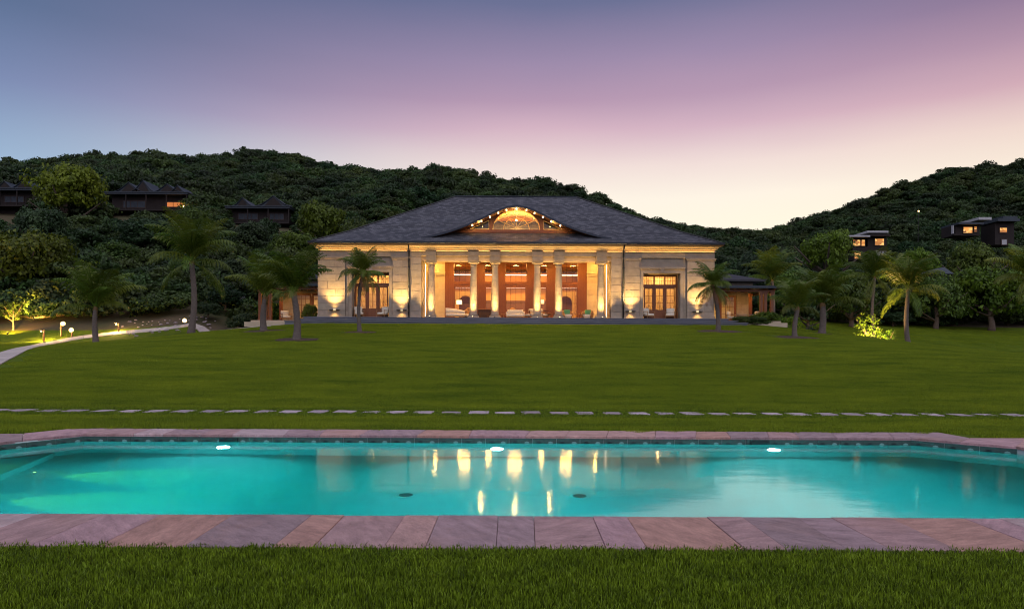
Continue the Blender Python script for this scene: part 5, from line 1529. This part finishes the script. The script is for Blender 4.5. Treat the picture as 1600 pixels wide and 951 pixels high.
# ------------------------------------------------------------------ villas on the hillside
def villa(px, py, Y, w_px, label, h=3.0, peaks=(), windows=(), dark=True, lamp_at=None, name='villa'):
    """px,py: middle of the eave line in the photograph; built upright on the slope at distance Y"""
    k = Y/F; X = (px-800)*k; zt = CAMZ+(HY-corr(px, py))*k; zb = min(tz(X-w_px*k/2, Y), tz(X+w_px*k/2, Y), zt-h)-1
    t = thing(name, label, 'villa', (X, Y, zt), 0, 'villas on the hillside'); W = w_px*k
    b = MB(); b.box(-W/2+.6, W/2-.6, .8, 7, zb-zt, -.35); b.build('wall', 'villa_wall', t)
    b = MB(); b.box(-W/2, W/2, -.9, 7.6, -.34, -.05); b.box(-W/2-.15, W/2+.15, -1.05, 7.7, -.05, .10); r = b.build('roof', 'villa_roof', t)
    b = MB(); b.box(-W/2, W/2, -1.4, .8, -h-.2, -h); b.build('deck', 'villa_wall', t)
    n = max(3, int(W/3.5))
    for i in range(n+1):
        x = -W/2+.25+(W-.5)*i/n; p = MB(); p.box(x-.09, x+.09, -.75, -.57, -h, -.34); p.build('post', 'villa_wall', t)
    for (c, wd, hh) in peaks:     # steep swept gables on the roof
        q = MB(); x = c*k; a = wd*k/2; H = hh*k
        prof = [(-a*1.35, .10), (-a*.8, .10+H*.22), (-a*.38, .10+H*.60), (0, .10+H), (a*.38, .10+H*.60), (a*.8, .10+H*.22), (a*1.35, .10)]
        q.extrude_y([(x+u, v) for u, v in prof][::-1], 0, 5.5); g = q.build('gable_roof', 'villa_roof', r)
        f = MB(); f.extrude_y([(x-a*.7, .16), (x-a*.32, .14+H*.52), (x, .10+H*.86), (x+a*.32, .14+H*.52), (x+a*.7, .16)][::-1], -.06, -.01); f.build('gable_wall', 'villa_wall', r)
        c_ = MB(); c_.tube([(x+u, -.1, v+.05) for u, v in prof], .09, 4); c_.build('verge', 'gutter_metal', r)
    for (c, dy, ww, wh, lit) in windows:
        x = c*k; z = -dy*k; a = ww*k/2; hh = wh*k/2; y0 = .72
        fr = MB()
        fr.box(x-a-.1, x+a+.1, y0, y0+.1, z-hh-.1, z-hh); fr.box(x-a-.1, x+a+.1, y0, y0+.1, z+hh, z+hh+.1)
        fr.box(x-a-.1, x-a, y0, y0+.1, z-hh, z+hh); fr.box(x+a, x+a+.1, y0, y0+.1, z-hh, z+hh)
        for q in (1/3, 2/3): fr.box(x-a+2*a*q-.05, x-a+2*a*q+.05, y0+.01, y0+.09, z-hh, z+hh)
        fw = fr.build('window', 'dark_wood' if dark else 'villa_pale', t)
        g = MB(); g.box(x-a, x+a, y0+.04, y0+.06, z-hh, z+hh); g.build('pane', 'window_dim' if lit else 'villa_roof', fw)
    if lamp_at:
        g = MB(); g.ball((lamp_at[0]*k, -1.0, -lamp_at[1]*k), .16); g.build('porch_lamp', 'lamp_warm', t)
        lamp('villa_lamp', 'POINT', (lamp_at[0]*k, -1.2, -lamp_at[1]*k), 160, (1, .4, .12), t, .2)
    return t
villa(230, 302, 132, 130, 'dark gabled villa with orange lit porch on the left hillside', 3.4, ((-30, 38, 16), (-8, 30, 20), (30, 36, 14), (46, 20, 12)), ((42, 16, 34, 7, True), (-25, 16, 34, 10, False)), lamp_at=(60, 22))
vb = bpy.data.objects['villa']
villa(404, 324, 126, 100, 'unlit dark villa with two peaked roofs left of the mansion', 3.0, ((-26, 26, 14), (22, 44, 17)), ((-20, 13, 30, 9, False), (25, 13, 22, 9, False)))
villa(16, 296, 128, 84, 'dark villa with peaked roof cut off by the left edge', 3.2, ((-10, 24, 12), (20, 34, 14)), ((0, 14, 30, 9, False),))
# modern villas on the right
def modern(px, py, Y, label, boxes, panes, slabs):
    k = Y/F; X = (px-800)*k; Z = CAMZ+(HY-corr(px, py))*k
    t = thing('hillside_house', label, 'house', (X, Y, Z), 0, 'lit houses on the right hillside')
    for (x0, x1, y0, y1, m) in boxes:
        b = MB(); b.box(x0*k, x1*k, 0, 4 if m != 'villa_pale' else .5, -y1*k, -y0*k); b.build('wall', m, t)
    for (x0, x1, y0, y1, m) in slabs:
        b = MB(); b.box(x0*k, x1*k, -1.2, 4.4, -y1*k, -y0*k); b.build('roof', m, t)
    for (x0, x1, y0, y1, lit) in panes:
        f = MB(); a, b_, c, d = x0*k, x1*k, -y1*k, -y0*k
        f.box(a-.12, b_+.12, -.16, -.04, d, d+.12); f.box(a-.12, b_+.12, -.16, -.04, c-.12, c); f.box(a-.12, a, -.16, -.04, c, d); f.box(b_, b_+.12, -.16, -.04, c, d)
        n = max(1, round((b_-a)/1.3))
        for i in range(1, n): xx = a+(b_-a)*i/n; f.box(xx-.05, xx+.05, -.15, -.05, c, d)
        w = f.build('window', 'dark_wood', t)
        g = MB(); g.box(a, b_, -.11, -.09, c, d); g.build('pane', 'window_glow' if lit else 'villa_pale', w)
    return t
modern(1352, 368, 128, 'white two storey house with lit windows on the right hillside',
       [(-31, 33, 3, 18, 'villa_wall'), (-20, 33, 18, 38, 'villa_wall'), (-36, -31, 11, 18, 'villa_pale'), (-1, 3, 3, 17, 'villa_pale')],
       [(-20, -9, 7, 16, True), (-7, -2, 7, 16, True), (14, 28, 5, 15, True), (-18, -8, 26, 36, True), (15, 32, 24, 31, False)],
       [(-31, 2, 1, 3.5, 'villa_pale'), (3, 33, -1, 2, 'villa_wall'), (-3, 30, -6, -3, 'villa_pale')])
modern(1532, 348, 134, 'dark house with two lit windows near the right edge of the hill',
       [(-42, -2, 4, 20, 'villa_wall'), (22, 52, 0, 34, 'villa_wall'), (-44, -40, 4, 17, 'villa_pale')],
       [(-28, -14, 7, 16, True), (-11, -7, 6, 14, True), (29, 40, 8, 15, True), (32, 40, 26, 34, False)],
       [(-41, -2, 1, 4, 'villa_roof'), (-10, 10, -7, -3, 'villa_pale'), (20, 54, -5, -1, 'villa_roof'), (28, 50, -9, -5, 'villa_roof')])
def hut(px, py, Y, w, label):
    k = Y/F; X = (px-800)*k; Z = CAMZ+(HY-corr(px, py))*k; a = w*k/2
    t = thing('garden_hut', label, 'hut', (X, Y, Z)); b = MB(); b.box(-a*.8, a*.8, 0, 4, tz(X, Y)-Z-1, -.05); b.build('wall', 'villa_wall', t)
    r = MB(); r.add([(-a, -.4, 0), (a, -.4, 0), (a, 4.4, 0), (-a, 4.4, 0), (a*.7, .9, a*.55), (a*.75, 3, a*.55)], [(3,2,1,0), (0,1,4), (1,2,5,4), (2,3,5), (3,0,4,5)]); r.build('roof', 'villa_roof', t); return t
hut(1466, 428, 92, 44, 'small pale roofed hut among the trees right of the tall palm')
def street_lamp(px, py, Y, label):
    k = Y/F; X = (px-800)*k; Z = CAMZ+(HY-corr(px, py))*k; z0 = tz(X, Y)
    t = thing('hill_lamp', label, 'lamp', (X, Y, z0)); H = max(Z-z0, 3)
    b = MB(); b.tube([(0, 0, -.2), (0, 0, H)], .06, 6); b.build('post', 'black_metal', t)
    b = MB(); b.ball((0, -.15, H), .22); b.build('globe', 'bollard_small', t); return t
street_lamp(1434, 330, 185, 'single distant lamp glowing on the right hillside')

# ------------------------------------------------------------------ woods on the hills and blades of grass (past counting)
def scatter(name, pts, rots, scs, idx, sources, label, kind='stuff'):
    coll = bpy.data.collections.new(name+'_sources')
    for i, me in enumerate(sources):
        o = bpy.data.objects.new('%s_source_%02d' % (name, i), me); coll.objects.link(o)
    me = bpy.data.meshes.new(name); me.vertices.add(len(pts)); me.vertices.foreach_set('co', np.asarray(pts, np.float32).ravel())
    def attr(n, t, d, key):
        a = me.attributes.new(n, t, 'POINT'); a.data.foreach_set(key, d)
    attr('rot', 'FLOAT_VECTOR', np.asarray(rots, np.float32).ravel(), 'vector'); attr('sc', 'FLOAT_VECTOR', np.asarray(scs, np.float32).ravel(), 'vector'); attr('pick', 'INT', np.asarray(idx, np.int32), 'value')
    o = bpy.data.objects.new(name, me); C.objects.link(o); o['kind'] = kind; o['label'] = label
    ng = bpy.data.node_groups.new(name, 'GeometryNodeTree')
    ng.interface.new_socket('Geometry', in_out='INPUT', socket_type='NodeSocketGeometry'); ng.interface.new_socket('Geometry', in_out='OUTPUT', socket_type='NodeSocketGeometry')
    N = ng.nodes; L = ng.links
    gi = N.new('NodeGroupInput'); go = N.new('NodeGroupOutput'); ip = N.new('GeometryNodeInstanceOnPoints'); ci = N.new('GeometryNodeCollectionInfo')
    ci.inputs['Collection'].default_value = coll; ci.inputs['Separate Children'].default_value = True; ci.inputs['Reset Children'].default_value = True
    def na(n, t):
        q = N.new('GeometryNodeInputNamedAttribute'); q.data_type = t; q.inputs['Name'].default_value = n; return q.outputs['Attribute']
    L.new(gi.outputs[0], ip.inputs['Points']); L.new(ci.outputs[0], ip.inputs['Instance']); ip.inputs['Pick Instance'].default_value = True
    L.new(na('pick', 'INT'), ip.inputs['Instance Index']); L.new(na('rot', 'FLOAT_VECTOR'), ip.inputs['Rotation']); L.new(na('sc', 'FLOAT_VECTOR'), ip.inputs['Scale'])
    L.new(ip.outputs[0], go.inputs[0])
    md = o.modifiers.new('scatter', 'NODES'); md.node_group = ng
    return o
def woods():
    src = [crown_mesh('wood_crown', 60+i, 70, 20, .095, 'leaf_forest', .75+.08*(i % 3), .27) for i in range(5)]
    g = np.random.default_rng(21)
    pts = []; sc = []
    Y = 58.0
    while Y < 268:
        step = 2.0+1.0*min(1, (Y-58)/90)
        xs = np.arange(-.80*Y-12, .82*Y+12, step)
        xs = xs+g.uniform(-.45, .45, len(xs))*step; yy = Y+g.uniform(-.5, .5, len(xs))*step
        z = terrain(xs, yy)
        s = step*.80*np.clip(np.exp(g.normal(-.02, .31, len(xs))), .5, 1.75)
        px = xs/yy*F+800
        keep = np.ones(len(xs), bool)
        keep &= ~((np.abs(xs-HX) < 25) & (yy < 84))                      # the house and its yard
        keep &= ~((xs > 18) & (yy < 84+.12*(np.maximum(xs-40, 0))) )     # back lawn on the right
        keep &= ~((px > 130) & (px < 420) & (yy < 61.5))                  # mulched bank
        keep &= ~((px < 130) & (yy < 60))
        # keep sight lines and footprints of the villas clear
        for (vx, vw, y0, vY) in ((230, 76, 98, 132), (404, 60, 98, 126), (16, 52, 96, 128), (1352, 42, 98, 128), (1532, 60, 104, 134)):
            keep &= ~((np.abs(px-vx) < vw) & (yy > vY-14) & (yy < vY+11))
            # lower trees below the view of the villa
            low = (np.abs(px-vx) < vw) & (yy > y0-25) & (yy < vY)
            s = np.where(low, s*.8, s)
        pts.append(np.stack([xs, yy, z+s*.55], 1)[keep]); sc.append(s[keep]); Y += step*.86
    pts = np.concatenate(pts); s = np.concatenate(sc); n = len(pts)
    rot = np.zeros((n, 3)); rot[:, 2] = g.uniform(0, 6.28, n)
    scs = np.stack([s, s, s*g.uniform(.6, 1.1, n)], 1)
    scatter('forest', pts, rot, scs, g.integers(0, len(src), n), src, 'dense scrub woodland covering the hills behind the house')
    return n
woods()

def blade_patch(name, seed, size, n, h, w, lean=.5, m='grass'):
    g = np.random.default_rng(seed)
    p = g.uniform(-size/2, size/2, (n, 2)); a = g.uniform(0, 6.28, n); hh = h*g.uniform(.45, 1.15, n); ww = w*g.uniform(.7, 1.2, n)
    le = lean*g.uniform(0, 1, n)**1.5*hh; b = g.uniform(0, 6.28, n)
    cx, sy = np.cos(a)*ww/2, np.sin(a)*ww/2; lx, ly = np.cos(b)*le, np.sin(b)*le
    z0 = np.zeros(n)-.005
    v0 = np.stack([p[:, 0]-cx, p[:, 1]-sy, z0], 1); v1 = np.stack([p[:, 0]+cx, p[:, 1]+sy, z0], 1)
    v2 = np.stack([p[:, 0]+cx*.8+lx*.35, p[:, 1]+sy*.8+ly*.35, hh*.6], 1); v3 = np.stack([p[:, 0]-cx*.8+lx*.35, p[:, 1]-sy*.8+ly*.35, hh*.6], 1)
    v4 = np.stack([p[:, 0]+lx, p[:, 1]+ly, hh*(1-.25*le/hh)], 1)
    v = np.stack([v0, v1, v2, v3, v3, v2, v4, v4], 1)
    v = np.stack([v0, v1, v2, v3, v4], 1).reshape(-1, 3)
    o = np.arange(n)[:, None]*5
    f = np.concatenate([o+np.array([[0, 1, 2]]), o+np.array([[0, 2, 3]]), o+np.array([[3, 2, 4]])])
    return np_mesh(name, v, f, m)
def grass():
    g = np.random.default_rng(5)
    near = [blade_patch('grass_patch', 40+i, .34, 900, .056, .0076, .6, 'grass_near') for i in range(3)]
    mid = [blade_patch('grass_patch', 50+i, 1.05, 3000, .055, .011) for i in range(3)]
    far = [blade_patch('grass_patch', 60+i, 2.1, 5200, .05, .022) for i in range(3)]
    P = []; S = []; I = []; Rr = []
    def add(x, y, k, step):
        x = x+g.uniform(-.22, .22, x.shape)*step; y = y+g.uniform(-.22, .22, x.shape)*step
        P.append(np.stack([x, y, terrain(x, y)], 1)); n = len(x); I.append(g.integers(0, 3, n)+3*k)
        e = .1; gx = (terrain(x+e, y)-terrain(x-e, y))/(2*e); gy = (terrain(x, y+e)-terrain(x, y-e))/(2*e)
        tilt = [(Vector((-a, -b, 1)).to_track_quat('Z', 'Y').to_matrix() @ Matrix.Rotation(c, 3, 'Z')).to_euler() for a, b, c in zip(gx, gy, g.uniform(0, 6.28, n))]
        Rr.append(np.array([tuple(q) for q in tilt])); s = g.uniform(.85, 1.15, n); S.append(np.stack([np.ones(n), np.ones(n), s], 1))
    def lattice(x0, x1, y0, y1, step):
        X, Y = np.meshgrid(np.arange(x0, x1, step), np.arange(y0, y1, step)); return X.ravel(), Y.ravel()
    X, Y = lattice(-5.6, 5.6, 2.2, 5.22, .26); k = np.abs(X) < Y*.8+1.2; add(X[k], Y[k], 0, .26)
    # ragged edge along the near coping
    X = np.arange(-5.6, 5.6, .2); 
    X2, Y2 = lattice(-26, 26, 13.3, 26.4, .66); k = (np.abs(X2) < Y2*.80+1.5); X2, Y2 = X2[k], Y2[k]
    k = np.abs(Y2-16.15) > .95; add(X2[k], Y2[k], 1, .66)
    # sides of the pool corners
    X2, Y2 = lattice(-12, 12, 12.55, 13.5, .5); k = (Y2 > 13.3) | (np.abs(X2) > 8.75); add(X2[k], Y2[k], 1, .3)
    X3, Y3 = lattice(-46, 46, 26, 53.6, 1.2); k = (np.abs(X3) < Y3*.80+2)
    k &= ~((np.abs(X3-HX) < 19.6) & (Y3 > 52.6)); k &= ~((np.abs(X3+21.5) < 3) & (Y3 > 56))
    dist = np.min(np.hypot(X3[:, None]-PATH_D[None, :, 0], Y3[:, None]-PATH_D[None, :, 1]), 1); k &= dist > 1.7
    for (rx_, ry_, w_) in RINGS: k &= np.hypot(X3-rx_, Y3-ry_) > w_+.9
    add(X3[k], Y3[k], 2, 1.2)
    X4, Y4 = lattice(20, 66, 53.6, 86, 1.3); k = (np.abs(X4) < Y4*.82+2) & (Y4 < 84); add(X4[k], Y4[k], 2, 1.3)
    P_ = np.concatenate(P); scatter('grass', P_, np.concatenate(Rr), np.concatenate(S), np.concatenate(I), near+mid+far, 'short green blades of the mown lawn')
    # thin fringe that laps round the stepping stones and pool edge
    fr = [blade_patch('grass_fringe', 70+i, .30, 300, .05, .009, .9, 'grass_near') for i in range(3)]
    pts = []
    for x in np.arange(-15, 15, .21):
        for yy in (15.66, 16.68, 15.4, 16.95): pts.append((x+g.uniform(-.1, .1), yy+g.uniform(-.06, .06)))
        pts.append((x+g.uniform(-.1, .1), 16.15+g.uniform(-.42, .42))) if g.uniform() < .28 else None
    for i in range(47): pts.append((-14.7+(i+.5)*.632, 16.0)); pts.append((-14.7+(i+.5)*.632, 16.35))
    for x in np.arange(-8, 7.6, .22): pts.append((x, 12.86+g.uniform(-.03, .05)))
    for x in np.arange(-5.6, 5.6, .13): pts.append((x, 5.21+g.uniform(-.04, .04)))
    pts = np.array(pts); z = terrain(pts[:, 0], pts[:, 1]); n = len(pts)
    rot = np.zeros((n, 3)); rot[:, 2] = g.uniform(0, 6.28, n)
    scatter('grass_fringe', np.stack([pts[:, 0], pts[:, 1], z], 1), rot, np.stack([np.ones(n), np.ones(n), g.uniform(.8, 1.15, n)], 1), g.integers(0, 3, n), fr, 'longer grass tips lapping over the edges of the stones')
grass()
